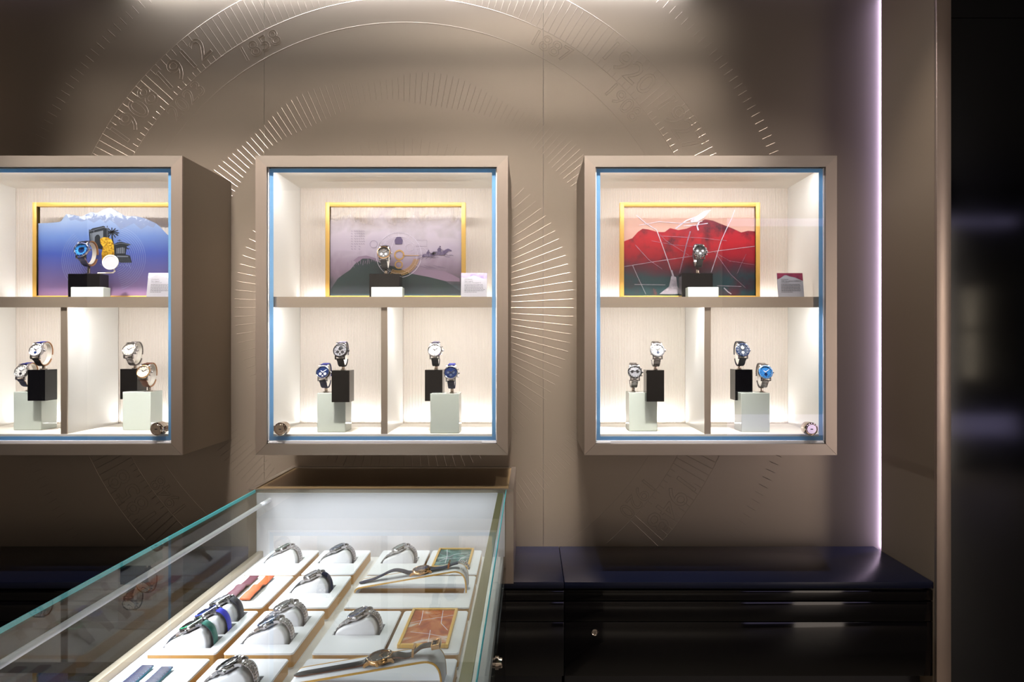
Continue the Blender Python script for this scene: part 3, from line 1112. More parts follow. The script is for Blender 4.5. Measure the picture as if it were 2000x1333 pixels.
def info_card(px0, sky, title, sub, prof, label):
    wd, ht = 0.0735, 0.0715
    x0 = (px0 - 1034) * 1.93 / 1333
    tilt = R(10)
    t = thing('info_card', label, 'card', M=Matrix.Translation((x0, Y(1.93), SH1 + 0.0004)) @ Matrix.Rotation(-tilt, 4, 'X'), group='printed cards in the display cases')
    m = MB()
    m.box(0, wd, 0, 0.002, 0, ht, bv=0.0004)
    lpart('card', m.mesh('card', [CARDW]), t)
    m = MB()
    pts = [(0.0005, ht - 0.0005)] + [(0.0005 + (wd - 0.001) * a, ht * c) for a, c in prof] + [(wd - 0.0005, ht - 0.0005)]
    m.prism(pts, -0.0003, -0.00005)
    lpart('sky_print', m.mesh('sky_print', [sky]), t)
    m = MB()
    for s, size, z in (('MONTBLANC', 0.0036, 0.735), (title, 0.0052, 0.665), (sub, 0.0038, 0.60)):
        v, f = text_mesh(s, size, 0, 'BOTH', 'LEFT')
        m.add([(x + 0.010, -0.0003, y + ht * z) for x, y, zz in v], f)
    rows = 7
    for r in range(rows):        # small print, too small to read
        x = 0.010
        z = ht * (0.52 - 0.052 * r)
        end = wd * (0.85 if r < rows - 1 else 0.55)
        while x < end:
            l = random.uniform(0.002, 0.0065)
            m.box(x, x + l, -0.0003, -0.0001, z, z + 0.0011)
            x += l + 0.0011
    lpart('lettering', m.mesh('lettering', [INK]), t)
    m = MB()
    m.prism([(0.002, 0.05), (0.0025, 0.05), (0.0195, 0.004), (0.0185, 0.004)], 0.03, 0.044, axis='X')
    lpart('easel', m.mesh('easel', [CARDW]), t)
    return t


info_card(285.5, CARD_BLUE, 'Star Legacy', 'Orbis Terrarum LE', [(0, .79), (.15, .84), (.3, .93), (.36, .93), (.5, .87), (.7, .83), (1, .69)], 'white printed card with a blue sky top in the left display case')
info_card(900.0, CARD_VIO, 'Star Legacy', 'Monopusher Chronograph LE', [(0, .85), (.1, .82), (.27, .82), (.48, .92), (.6, .88), (.75, .8), (.9, .76), (1, .78)], 'white printed card with a violet sky top in the middle display case')
info_card(1520.0, CARD_RED, '1858 Geosphere CARBO2,', 'Limited Edition', [(0, .74), (.12, .79), (.28, .91), (.36, .92), (.5, .86), (.7, .82), (1, .67)], 'white printed card with a maroon sky top in the right display case')


# ------------------------------------------------------------------ risers
def riser(cx, d0, wd, dp, z0, ht, m_, label, notch=None):
    """glossy block; notch = (x side, y side, nx, ny, nz): corner cut away so that it sits over another block"""
    x0, x1, y0, y1 = cx - wd / 2, cx + wd / 2, Y(d0), Y(d0) + dp
    mb = MB()
    if notch is None:
        mb.box(x0, x1, y0, y1, z0, z0 + ht, bv=0.0015)
    else:
        nx, ny, nz = notch
        # upper full part and the hanging L-shaped foot
        a = [(x0, y0), (x1, y0), (x1, y1), (x0, y1)]
        mb.prism(a, z0 + nz, z0 + ht, axis='Z')
        xs = x0 + nx if nx > 0 else x1 + nx
        ys = y0 + ny if ny > 0 else y1 + ny
        if nx > 0 and ny < 0:      # cut at left-back
            l = [(x0, y0), (x1, y0), (x1, y1), (xs, y1), (xs, ys), (x0, ys)]
        elif nx < 0 and ny < 0:    # cut at right-back
            l = [(x0, y0), (x1, y0), (x1, ys), (xs, ys), (xs, y1), (x0, y1)]
        elif nx > 0:               # cut at left-front
            l = [(xs, y0), (x1, y0), (x1, y1), (x0, y1), (x0, ys), (xs, ys)]
        else:                      # cut at right-front
            l = [(x0, y0), (xs, y0), (xs, ys), (x1, ys), (x1, y1), (x0, y1)]
        mb.prism(l, z0, z0 + nz - 0.0, axis='Z')
    o = put('display_riser', mb.mesh('display_riser', [m_], (cx, (y0 + y1) / 2, z0), 20), None, (cx, (y0 + y1) / 2, z0))
    return tag(o, label, 'riser', 'glossy display risers in the cases')


EPS = 0.0003
TOPW, TOPB = SH1 + 0.0325, SH1 + 0.0740
riser(-1.2715, 1.962, 0.094, 0.034, SH1 + EPS, 0.0322, RISERW, 'low white riser on the shelf of the left case, before the black block')
riser(-1.3045, 1.998, 0.0935, 0.044, SH1 + EPS, 0.074, RISERB, 'black riser on the shelf of the left case, under the watch with mirror')
riser(-0.4102, 1.962, 0.0895, 0.034, SH1 + EPS, 0.0322, RISERW, 'low white riser on the shelf of the middle case, before the black block')
riser(-0.4245, 1.998, 0.089, 0.044, SH1 + EPS, 0.074, RISERB, 'black riser on the shelf of the middle case, before the lilac picture')
riser(0.5000, 1.962, 0.088, 0.034, SH1 + EPS, 0.0322, RISERW, 'low white riser on the shelf of the right case, before the black block')
riser(0.4915, 1.998, 0.091, 0.044, SH1 + EPS, 0.0755, RISERB, 'black riser on the shelf of the right case, before the red picture')
WT = FL + 0.1115               # white riser top
BT = FL + 0.1765               # black riser top
nz = WT - (BT - 0.0890) + EPS
W_ = 0.081
RD = {}


def pair(key, wx, wd0, bx, bd0, where, front):
    riser(wx, wd0, W_, 0.066, FL + EPS, 0.1112, RISERW, 'tall white riser ' + where)
    y0 = bd0
    dp = 0.050
    # overlap of the black block's footprint with the white one, in x and y
    wl, wr = wx - W_ / 2, wx + W_ / 2
    bl, br = bx - 0.025, bx + 0.025
    if bx > wx:
        nx = (wr - bl) + 0.0004
    else:
        nx = -((br - wl) + 0.0004)
    if front:
        ny = -((bd0 + dp) - wd0 + 0.0004)
    else:
        ny = (wd0 + 0.066) - bd0 + 0.0004
    if abs(nx) >= 0.05:
        nx = math.copysign(0.0499, nx)
    riser(bx, bd0, 0.050, dp, BT - 0.0890, 0.0890, RISERB, 'black riser ' + where.replace('in the', 'hung on the white riser in the'), (nx, ny, nz))
    RD[key] = ((bx, Y(bd0) + dp / 2), wx, Y(wd0))


pair('LL', -1.4560, 1.980, -1.4120, 1.955, 'in the lower left bay of the left case', True)
pair('LR', -1.1395, 1.980, -1.1800, 2.010, 'in the lower right bay of the left case', False)
pair('ML', -0.5620, 1.936, -0.5290, 1.912, 'in the lower left bay of the middle case', True)
pair('MR', -0.2374, 1.912, -0.2730, 1.946, 'in the lower right bay of the middle case', False)
pair('RL', 0.3256, 1.955, 0.3560, 1.930, 'in the lower left bay of the right case', True)
pair('RR', 0.6428, 1.940, 0.6195, 1.972, 'in the lower right bay of the right case', False)

# ------------------------------------------------------------------ watches
CACHE = {}


def cached(key, fn):
    if key not in CACHE:
        CACHE[key] = fn()
    return CACHE[key]


def loop_paths(a=0.0342, b=0.0262, zc=-0.024):
    up = [(0.0215, 0.0022), (0.0245, -0.001)] + [(a * math.cos(R(t)), zc + b * math.sin(R(t))) for t in range(40, -88, -8)]
    lo = [(-y, z) for y, z in up]
    return smooth_path(up, 48), smooth_path(lo, 48)


def to_local(pts, x0, z0, th):
    c, s = math.cos(th), math.sin(th)
    return [((x - x0) * c + (z - z0) * s, -(x - x0) * s + (z - z0) * c) for x, z in pts]


TH_T = R(22.5)
X0T, Z0T = 0.0462, 0.0250


def tray_paths():
    up = [(0.0655, 0.0340), (0.0712, 0.0326), (0.0775, 0.0284), (0.0828, 0.0205), (0.0858, 0.0090), (0.0862, -0.004), (0.0858, -0.014)]
    lo = [(0.0262, 0.0182), (0.0180, 0.0135), (0.0100, 0.0075), (0.0045, 0.0005), (0.0015, -0.008), (0.0005, -0.014)]
    return smooth_path(to_local(up, X0T, Z0T, TH_T), 36), smooth_path(to_local(lo, X0T, Z0T, TH_T), 30)


def flat_paths(kind):
    if kind == 1:
        lo = [(-0.0215, 0.003), (-0.030, 0.0045), (-0.042, 0.0105), (-0.056, 0.0150), (-0.070, 0.0140), (-0.088, 0.0085), (-0.108, 0.0035), (-0.128, 0.0012), (-0.141, 0.0008)]
        up = [(0.0215, 0.003), (0.032, 0.0025), (0.046, 0.0022), (0.060, 0.004), (0.072, 0.0065), (0.084, 0.0078)]
    else:
        lo = [(-0.0215, 0.003), (-0.0260, 0.0015), (-0.0300, 0.0008), (-0.040, 0.0006), (-0.060, 0.0006), (-0.090, 0.0006), (-0.120, 0.0006), (-0.141, 0.0006)]
        up = [(0.0215, 0.003), (0.0270, 0.0045), (0.0335, 0.0030), (0.0410, 0.0010), (0.0500, 0.0015), (0.0600, 0.0065), (0.0700, 0.0115), (0.0820, 0.0120), (0.0920, 0.0105)]
    return smooth_path(up, 36), smooth_path(lo, 48)


def make_paths(kind):
    return {'loop': loop_paths, 'tray': tray_paths, 'flat1': lambda: flat_paths(1), 'flat2': lambda: flat_paths(2)}[kind]()


def strap_mesh(kind, which, style, mats_, wd=0.0195):
    path = make_paths(kind)[0 if which == 'upper' else 1]
    if which == 'lower':
        pass
    flip = which == 'upper'      # travel to +y: the outward side is on the left for +y travel
    m = MB()
    n = len(path)
    if style == 'links':
        pr = resample(path, 0.0052)
        for i in range(len(pr) - 1):
            a, c = pr[i], pr[i + 1]
            y, z = (a[0] + c[0]) / 2, (a[1] + c[1]) / 2
            ang = math.atan2(c[1] - a[1], c[0] - a[0])
            if which == 'lower':
                ang += math.pi
            tp = 1 - 0.16 * i / len(pr)
            M = Matrix.Translation((0, y, z)) @ Matrix.Rotation(ang, 4, 'X')
            h = math.dist(a, c) / 2
            for s in (-1, 1):
                xa, xb = sorted((s * wd * 0.24 * tp, s * wd * 0.5 * tp))
                m.box(xa, xb, -h * 0.93, h * 0.93, 0, 0.0028, 0, M, bv=0.0005)
            m.box(-wd * 0.225 * tp, wd * 0.225 * tp, -h * 0.93 + h * 0.5, h * 0.93 + h * 0.5, 0.0001, 0.0030, 1, M, bv=0.0005)
        return m.mesh('bracelet', mats_)
    ws = [wd * (1 - 0.17 * i / (n - 1)) for i in range(n)]
    th0 = 0.0046 if style == 'rubber' else 0.0038
    ths = [th0 * (1 - 0.4 * min(1, i / (n * 0.5))) for i in range(n)]
    if kind.startswith('flat') and which == 'lower':
        for i in range(n - 6, n):
            ws[i] *= (1, 0.96, 0.86, 0.7, 0.48, 0.2)[i - n + 6] if True else 1
    if which == 'lower':
        pth = list(reversed(path))
        ws.reverse()
        ths.reverse()
    else:
        pth = path
    m.sweep(pth, ws, ths, 0, None, 0.0, 0.0, 1)
    return m.mesh('strap', mats_)


def case_mesh(m_):
    m = MB()
    m.lathe([(0, 0), (0.0165, 0), (0.0186, 0.0012), (0.0202, 0.0032), (0.0205, 0.0050), (0.0202, 0.0072), (0.0194, 0.0084), (0, 0.0084)], 48)
    for sx in (-1, 1):
        for sy in (-1, 1):
            pr = [(0.0135, 0.0078), (0.0185, 0.0076), (0.0225, 0.0062), (0.0252, 0.0034), (0.0250, 0.0004), (0.0225, 0.0002), (0.0195, 0.0022), (0.0135, 0.0030)]
            pr = [(sy * y, z) for y, z in pr]
            xa, xb = sorted((sx * 0.0102, sx * 0.0140))
            m.prism(pr, xa, xb, axis='X')
    return m.mesh('case', [m_], ang=40)


def bezel_mesh(m_, ins=None):
    m = MB()
    if ins:
        m.lathe([(0.0202, 0.0084), (0.0207, 0.0092), (0.0204, 0.0106), (0.0198, 0.0110)], 48, 0)
        m.lathe([(0.0198, 0.0110), (0.0170, 0.0117)], 48, 1)
        m.lathe([(0.0170, 0.0117), (0.0165, 0.0112), (0.0165, 0.0088)], 48, 0)
        for k in range(12):
            m.box(-0.0003, 0.0003, 0.0178, 0.0192, 0.0112, 0.0117, 2, Matrix.Rotation(R(30 * k), 4, 'Z'))
        return m.mesh('bezel', [m_, ins, WHITEP], ang=25)
    m.lathe([(0.0196, 0.0084), (0.0199, 0.0096), (0.0190, 0.0112), (0.0178, 0.0116), (0.0172, 0.0112), (0.0172, 0.0088)], 48)
    return m.mesh('bezel', [m_], ang=35)


def dial_mesh(m_):
    m = MB()
    m.cyl(0.0174, 0.0086, 0.0092, 48)
    return m.mesh('dial', [m_])


def markers_mesh(m_, style):
    m = MB()
    for k in range(12):
        M = Matrix.Rotation(R(30 * k), 4, 'Z')
        l = 0.0030 if k % 3 else 0.0042
        m.box(-0.00045, 0.00045, 0.0158 - l, 0.0158, 0.0092, 0.0097, 0, M)
    if style == 'minute':
        for k in range(60):
            if k % 5:
                m.box(-0.0001, 0.0001, 0.0158, 0.0166, 0.0092, 0.0094, 0, Matrix.Rotation(R(6 * k), 4, 'Z'))
    return m.mesh('hour_markers', [m_])


def hand_mesh(l, wd, ang, z, m_):
    m = MB()
    M = Matrix.Rotation(R(-ang), 4, 'Z')
    m.prism([(-wd * 0.5, -0.002), (wd * 0.5, -0.002), (wd * 0.8, l * 0.6), (0, l), (-wd * 0.8, l * 0.6)], z, z + 0.0003, 0, M, axis='Z')
    m.cyl(0.0008, z - 0.0002, z + 0.0005, 12)
    return m.mesh('hand', [m_])


def sub_mesh(x, y, r, face, ring):
    m = MB()
    M = Matrix.Translation((x, y, 0))
    m.cyl(r * 0.88, 0.0092, 0.0094, 28, 0, M)
    m.lathe([(r * 0.86, 0.0093), (r * 0.88, 0.0096), (r, 0.0096), (r * 1.02, 0.0092)], 28, 1, M)
    m.box(-0.0002, 0.0002, -0.0004, r * 0.7, 0.0095, 0.0097, 1, M @ Matrix.Rotation(R(40 + 900 * x), 4, 'Z'))
    return m.mesh('subdial', [face, ring])


def crown_mesh(m_, push):
    m = MB()
    M = Matrix.Translation((0.0200, 0, 0.0046)) @ Matrix.Rotation(R(90), 4, 'Y')
    m.lathe([(0, -0.001), (0.0019, -0.001), (0.0028, 0.0006), (0.0030, 0.0014), (0.0030, 0.0036), (0.0025, 0.0044), (0, 0.0046)], 20, 0, M)
    return m.mesh('crown', [m_])


def pusher_mesh(m_, s):
    m = MB()
    M = Matrix.Rotation(R(s * 28), 4, 'Z') @ Matrix.Translation((0.0198, 0, 0.0046)) @ Matrix.Rotation(R(90), 4, 'Y')
    m.lathe([(0, 0), (0.0011, 0), (0.0011, 0.002), (0.0020, 0.002), (0.0021, 0.0038), (0.0017, 0.0042), (0, 0.0042)], 16, 0, M)
    return m.mesh('pusher', [m_])


def crystal_mesh():
    m = MB()
    m.lathe([(0, 0.0122), (0.006, 0.01215), (0.012, 0.0118), (0.0168, 0.0112), (0.0168, 0.0108), (0.012, 0.0113), (0.006, 0.01165), (0, 0.0117)], 36)
    return m.mesh('crystal', [CRYST], ang=60)


def buckle_mesh(m_, kind):
    m = MB()
    if kind == 'flat1':
        for k in range(7):       # folding clasp hanging over the arch end
            a = k / 6
            M = Matrix.Translation((0, 0.086 + 0.018 * math.sin(a * 1.5), 0.0085 - 0.016 * a * a)) @ Matrix.Rotation(-a * 1.25, 4, 'X')
            m.box(-0.008, 0.008, -0.0016, 0.0016, 0, 0.003, 0, M, bv=0.0005)
        m.box(-0.0085, 0.0085, -0.001, 0.001, 0, 0.013, 0, Matrix.Translation((0, 0.1005, 0.004)) @ Matrix.Rotation(R(-28), 4, 'X'), bv=0.0006)
    else:
        for s in (-1, 1):
            m.box(s * 0.0105 - 0.0012, s * 0.0105 + 0.0012, 0.086, 0.100, 0.0085, 0.0165, 0, None, bv=0.0008)
        m.box(-0.0105, 0.0105, 0.0975, 0.1000, 0.0085, 0.0165, 0, None, bv=0.0008)
        m.box(-0.0105, 0.0105, 0.0860, 0.0880, 0.0145, 0.0170, 0, None, bv=0.0008)
    return m.mesh('buckle', [m_])


def keeper_mesh(m_, kind):
    m = MB()
    y, z = (0.0615, 0.0035) if kind == 'flat1' else (0.0545, 0.003)
    M = Matrix.Translation((0, y, z)) @ Matrix.Rotation(R(-18 if kind == 'flat1' else -12), 4, 'X')
    for x0, x1, z0, z1 in ((-0.0112, 0.0112, 0.0115, 0.0125), (-0.0112, -0.0102, -0.001, 0.0125), (0.0102, 0.0112, -0.001, 0.0125)):
        m.box(x0, x1, -0.0018, 0.0018, z0, z1, 0, M)
    return m.mesh('keeper', [m_])


def watch(M, label, group, case=STEEL, dial=WHITEP, strap=BLACKL, strap2=None, lining=None, style='leather', kind='loop', bezel=None, insert=None,
          marks=None, hands=None, subs=(), push=False, time=(10, 9), size=1.0):
    t = thing('wristwatch', label, 'watch', M=M @ Matrix.Scale(size, 4), group=group)
    cn = case.name
    lpart('case', cached(('case', cn), lambda: case_mesh(case)), t)
    bz = bezel or case
    lpart('bezel', cached(('bezel', bz.name, insert and insert.name), lambda: bezel_mesh(bz, insert)), t)
    dm = lpart('dial', cached(('dial', dial.name), lambda: dial_mesh(dial)), t)
    mk = marks or STEEL
    lpart('hour_markers', cached(('mk', mk.name), lambda: markers_mesh(mk, 'minute')), dm)
    hm = hands or STEEL
    ah, am = (time[0] % 12) * 30 + time[1] * 0.5, time[1] * 6
    lpart('hour_hand', cached(('hh', hm.name, ah), lambda: hand_mesh(0.0088, 0.0012, ah, 0.0099, hm)), dm)
    lpart('minute_hand', cached(('mh', hm.name, am), lambda: hand_mesh(0.0138, 0.0010, am, 0.0103, hm)), dm)
    for (x, y, r, fc, rg) in subs:
        lpart('subdial', cached(('sub', x, y, r, fc.name, rg.name), lambda: sub_mesh(x, y, r, fc, rg)), dm)
    lpart('crystal', cached(('crystal',), crystal_mesh), t)
    lpart('crown', cached(('crown', cn), lambda: crown_mesh(case, push)), t)
    if push:
        for s in (-1, 1):
            lpart('pusher', cached(('push', cn, s), lambda: pusher_mesh(case, s)), t)
    for which, sm in (('upper', strap), ('lower', strap2 or strap)):
        ml = [sm, STEEL] if style == 'links' else [sm, lining or sm]
        nm = 'bracelet' if style == 'links' else 'strap'
        lpart(nm, cached(('strap', kind, which, style, ml[0].name, ml[1].name), lambda: strap_mesh(kind, which, style, ml)), t)
    if kind.startswith('flat'):
        bm_ = STEEL if kind == 'flat1' else case
        lpart('buckle', cached(('buckle', kind, bm_.name), lambda: buckle_mesh(bm_, kind)), t)
        lpart('keeper', cached(('keeper', kind, cn), lambda: keeper_mesh(case, kind)), t)
    return t


D_BLUE = mat('sunray_blue_dial', S(18, 46, 104), 0.25, 0.4)
D_SKY = mat('ice_blue_dial', S(60, 140, 220), 0.25, 0.3)
D_WHITE = mat('white_dial', S(242, 240, 236), 0.4)
D_CREAM = mat('cream_dial', S(246, 238, 222), 0.4)
D_GREY = mat('grey_dial', S(150, 152, 160), 0.3, 0.3)
D_DARK = mat('dark_skeleton_dial', S(50, 54, 62), 0.35, 0.3)
D_BLACK = mat('black_dial', S(18, 19, 24), 0.3)
D_GREEN = mat('sage_green_dial', S(132, 152, 146), 0.25, 0.3)
D_STEELB = mat('steel_blue_dial', S(92, 104, 128), 0.25, 0.3)
I_BLACK = mat('black_ceramic_insert', S(20, 22, 28), 0.15)
I_BLUE = mat('blue_ceramic_insert', S(40, 60, 200), 0.15)
I_NAVY = mat('navy_ceramic_insert', S(34, 58, 104), 0.15)
I_GREEN = mat('green_ceramic_insert', S(16, 140, 96), 0.15)
I_SKY = mat('sky_ceramic_insert', S(70, 140, 210), 0.15)
HK = mat('black_hands', S(20, 20, 26), 0.3)


def stand(X, y, zt, ch, tilt, yaw, label, ringm=CLIPW, scale=1.0):
    t = thing('watch_stand', label, 'watch stand', (X, y, zt + EPS), 'C-shaped watch stands on the risers')
    t.rotation_euler = (0, 0, R(yaw))
    m = MB()
    M = Matrix.Translation((0, 0, ch)) @ Matrix.Rotation(R(90 - tilt), 4, 'X')
    path = [(0.0318 * scale * math.cos(R(a)), 0.0234 * scale * math.sin(R(a))) for a in range(128, -206, -6)]
    m.sweep(path, 0.0125, 0.0016, 0, M, 0.0)
    lpart('ring', m.mesh('ring', [ringm]), t)
    m = MB()
    m.box(-0.005, 0.005, -0.009, 0.009, 0, 0.0025, 0, None, bv=0.0006)
    m.box(-0.0042, 0.0042, -0.0014, 0.0014, 0.0025, max(0.006, ch - 0.0328), 0, Matrix.Rotation(R(-4), 4, 'X'), bv=0.0005)
    lpart('foot', m.mesh('foot', [CHROME]), t)
    return t


def on_stand(X, y, zt, label, where, ch=0.0455, tilt=20, yaw=0, roll=0, size=1.0, ringm=CLIPW, **kw):
    stand(X, y, zt, ch, tilt, yaw, 'C-shaped stand holding the ' + where, ringm)
    M = Matrix.Translation((X, y, zt + ch)) @ Matrix.Rotation(R(yaw), 4, 'Z') @ Matrix.Rotation(R(90 - tilt), 4, 'X') @ Matrix.Rotation(R(roll), 4, 'Z') @ Matrix.Translation((0, 0, 0.024))
    return watch(M, label, 'watches in the wall display cases', size=size, **kw)


def XP(px, d):
    return (px - 1034) * d / 1333


sub3 = lambda f, r: ((-0.0078, 0, 0.0042, f, r), (0.0078, 0, 0.0042, f, r), (0, -0.0078, 0.0042, f, r))
sub2 = lambda f, r: ((-0.0066, -0.0052, 0.0044, f, r), (0.0066, -0.0052, 0.0044, f, r), (0, -0.0112, 0.0026, f, r))
# top of the cases
on_stand(XP(174, 2.02), Y(2.019), TOPB, 'steel watch with blue globe dial and navy strap, on black riser beside a round mirror', 'blue globe dial watch beside the round mirror',
         ch=0.062, tilt=14, yaw=-2, strap=NAVY, lining=TANL, dial=D_SKY, insert=D_BLUE, subs=((0.001, -0.002, 0.0085, D_BLUE, STEEL),), size=1.06)
on_stand(XP(754, 2.02), Y(2.019), TOPB, 'black skeleton dial watch with black strap on the shelf of the middle case', 'black skeleton watch on the shelf of the middle case',
         ch=0.050, strap=BLACKL, dial=D_BLACK, bezel=RGOLD, subs=sub2(D_GREY, STEEL) + ((0, 0.006, 0.006, D_DARK, RGOLD),), marks=STEEL, size=0.98)
on_stand(XP(1362, 2.02), Y(2.019), TOPB + 0.0015, 'black chronograph with grey strap on the shelf of the right case', 'black chronograph on the shelf of the right case',
         ch=0.053, ringm=STEEL, strap=GREYL, strap2=BLACKL, dial=D_BLACK, insert=I_BLACK, subs=sub3(D_GREY, STEEL), push=True, size=0.98)
# lower bays
(bx, by), wx, wy = RD['LL']
on_stand(XP(87, 1.985), by + 0.002, BT, 'white dial watch with blue strap on the black riser at far left', 'white dial watch on the black riser at far left',
         strap=BLUEL, strap2=BLACKL, lining=TANL, dial=D_WHITE, hands=HK, marks=DSTEEL, subs=((0, -0.0075, 0.004, D_BLUE, STEEL),))
on_stand(XP(51, 2.01), wy + 0.042, WT, 'white dial watch with blue strap half hidden behind the black riser at far left', 'half hidden white dial watch at far left', ch=0.0480,
         strap=BLUEL, strap2=NAVY, lining=TANL, dial=D_WHITE, hands=HK, marks=DSTEEL, subs=((0, -0.0075, 0.004, D_BLACK, STEEL),))
(bx, by), wx, wy = RD['LR']
on_stand(XP(264, 2.035), by, BT, 'cream dial watch on steel bracelet in the left case, higher of its pair', 'cream dial steel bracelet watch in the left case',
         style='links', strap=STEELB, dial=D_CREAM, hands=HK, marks=RGOLD, push=True)
on_stand(XP(292, 2.005), wy + 0.025, WT, 'white chronograph with brown leather strap in the left case', 'brown strapped white chronograph in the left case', ch=0.0480,
         strap=BROWNL, lining=TANL, dial=D_CREAM, bezel=RGOLD, hands=HK, marks=RGOLD, subs=sub3(D_WHITE, RGOLD), push=True)
(bx, by), wx, wy = RD['ML']
on_stand(XP(671, 1.94), by, BT, 'dark cased skeleton watch with grey strap on the black riser of the middle case', 'dark skeleton watch on the black riser of the middle case',
         case=DSTEEL, strap=GREYL, strap2=BLACKL, dial=D_GREY, subs=sub2(D_DARK, RGOLD) + ((0.001, 0.007, 0.0055, D_DARK, STEEL),))
on_stand(XP(637, 1.968), wy + 0.032, WT, 'blue dial watch with two white counters and blue strap in the middle case', 'blue dial watch with two white counters', ch=0.0480,
         strap=BLUEL, strap2=NAVY, dial=D_BLUE, subs=sub2(D_CREAM, STEEL), hands=WHITEP)
(bx, by), wx, wy = RD['MR']
on_stand(XP(852, 1.97), by, BT, 'white chronograph with black strap on the black riser of the middle case', 'white chronograph on the black riser of the middle case',
         strap=GREYL, strap2=BLACKL, dial=D_WHITE, hands=HK, marks=DSTEEL, subs=sub3(D_WHITE, STEEL), push=True)
on_stand(XP(883, 1.94), wy + 0.028, WT, 'blue chronograph with navy strap on the white riser of the middle case', 'blue chronograph on the white riser of the middle case', ch=0.0480,
         strap=BLUEL, strap2=NAVY, dial=D_BLUE, subs=sub3(D_STEELB, STEEL), push=True)
(bx, by), wx, wy = RD['RL']
on_stand(XP(1280, 1.955), by, BT, 'white dial watch with dark bezel on steel bracelet in the right case', 'white dial bracelet watch on the black riser of the right case',
         style='links', strap=STEELB, dial=D_WHITE, bezel=STEEL, insert=D_GREY, hands=HK, marks=DSTEEL, subs=((0.001, -0.007, 0.0042, D_STEELB, STEEL),))
on_stand(XP(1237, 1.985), wy + 0.033, WT, 'grey chronograph with two black counters on steel bracelet in the right case', 'grey chronograph with black counters', ch=0.0480,
         style='links', strap=STEELB, dial=D_GREY, insert=I_BLACK, subs=sub3(D_BLACK, STEEL)[:2], push=True)
(bx, by), wx, wy = RD['RR']
on_stand(XP(1444, 1.997), by, BT, 'skeleton watch with navy bezel and black rubber strap in the right case', 'black rubber strapped watch in the right case',
         style='rubber', strap=RUBK, dial=D_STEELB, insert=I_NAVY, case=STEEL, subs=((0, 0.007, 0.0058, D_WHITE, STEEL), (0, -0.0075, 0.0048, D_WHITE, STEEL)), marks=WHITEP)
on_stand(XP(1488, 1.97), wy + 0.030, WT, 'bright blue dial watch on steel bracelet in the right case', 'bright blue dial watch in the right case', ch=0.0480,
         style='links', strap=STEELB, dial=D_SKY, insert=I_SKY, hands=WHITEP, subs=((0, -0.007, 0.0045, D_BLUE, STEEL),))

# round mirror on its arm beside the top left watch
mx, my, mz = XP(216, 1.99), Y(1.990), H((667 - 513) * 1.99 / 1333)
t = thing('table_mirror', 'small round mirror in a cream ring on a bent metal arm in the left case', 'mirror', (mx, my, TOPB))
M = Matrix.Translation((mx, my, mz)) @ Matrix.Rotation(R(8), 4, 'Z') @ Matrix.Rotation(R(84), 4, 'X')
m = MB()
m.lathe([(0.0190, -0.002), (0.0218, -0.002), (0.0224, 0.0), (0.0218, 0.0022), (0.0192, 0.0022), (0.0190, -0.002)], 44, 0, M)
part('rim', m, CLIPW, t)
m = MB()
m.cyl(0.0189, -0.0015, 0.001, 44, 0, M)
part('mirror_glass', m, MIRR, t)
m = MB()
ax = XP(180, 1.99)
m.tube([(ax, my + 0.028, TOPB + 0.0035), (ax + 0.02, my + 0.018, TOPB + 0.003), (mx - 0.01, my + 0.004, TOPB + 0.0025), (mx + 0.006, my + 0.003, TOPB + 0.003), (mx + 0.011, my + 0.003, TOPB + 0.0075), (mx + 0.0085, my + 0.003, mz - 0.0205)], 0.0022, 10)
part('arm', m, CLIPW, t)

# ------------------------------------------------------------------ pedestal and glass counter
t = thing('pedestal', 'brushed champagne pedestal box against the wall at the end of the glass counter', 'pedestal', (-0.40, Y(2.0), H(-0.654)))
PX0, PX1, PYF, PZ0, PZ1 = -0.757, -0.043, Y(1.838), H(-0.6538), H(-0.4)
m = MB()
m.box(PX0, PX1, PYF, -0.001, PZ0, PZ1 - 0.006)
part('body', m, BR_V, t)
m = MB()
m.box(PX0, PX0 + 0.014, PYF, -0.001, PZ1 - 0.006, PZ1)
m.box(PX1 - 0.014, PX1, PYF, -0.001, PZ1 - 0.006, PZ1)
m.box(PX0 + 0.014, PX1 - 0.014, PYF, PYF + 0.012, PZ1 - 0.006, PZ1)
m.box(PX0 + 0.014, PX1 - 0.014, -0.013, -0.001, PZ1 - 0.006, PZ1)
part('rim', m, BR_H, t)
m = MB()
m.box(PX0 + 0.0145, PX1 - 0.0145, PYF + 0.0125, -0.0135, PZ1 - 0.0059, PZ1 - 0.003)
part('top_panel', m, PEDTOP, t)

GX0, GX1, GY0, GY1 = -0.7366, -0.0633, Y(0.42), Y(1.8365)
ZG, ZD = H(-0.4), H(-0.580)
t = thing('glass_counter', 'long glass topped counter showcase with white deck running toward the viewer', 'showcase', (-0.40, Y(1.1), 0))
m = MB()
m.box(GX0, GX1, GY0, GY1, 0.06, ZD - 0.03)
m.box(GX0 + 0.03, GX1 - 0.03, GY0 + 0.03, GY1, 0, 0.06)
base = part('base', m, BENCHF, t)
m = MB()
M = Matrix.Translation((GX1, Y(1.335), H(-0.63))) @ Matrix.Rotation(R(90), 4, 'Y')
m.lathe([(0, 0.0105), (0.0085, 0.0105), (0.0095, 0.009), (0.0095, 0.0035), (0.0125, 0.0035), (0.0125, 0), (0, 0)], 28, 0, M)
part('lock', m, CHROME, base)
m = MB()
m.box(GX0 + 0.0065, GX1 - 0.0065, GY0 + 0.0065, GY1, ZD - 0.0295, ZD)
part('deck', m, DECK, t)
m = MB()
m.box(GX0 + 0.0067, GX0 + 0.0220, GY0 + 0.007, GY1, ZD + 0.0002, ZD + 0.016, bv=0.002)
part('rail', m, RAIL, t)
m = MB()
m.box(GX0, GX1, GY0 + 0.006, GY1, ZG - 0.008, ZG, 0)
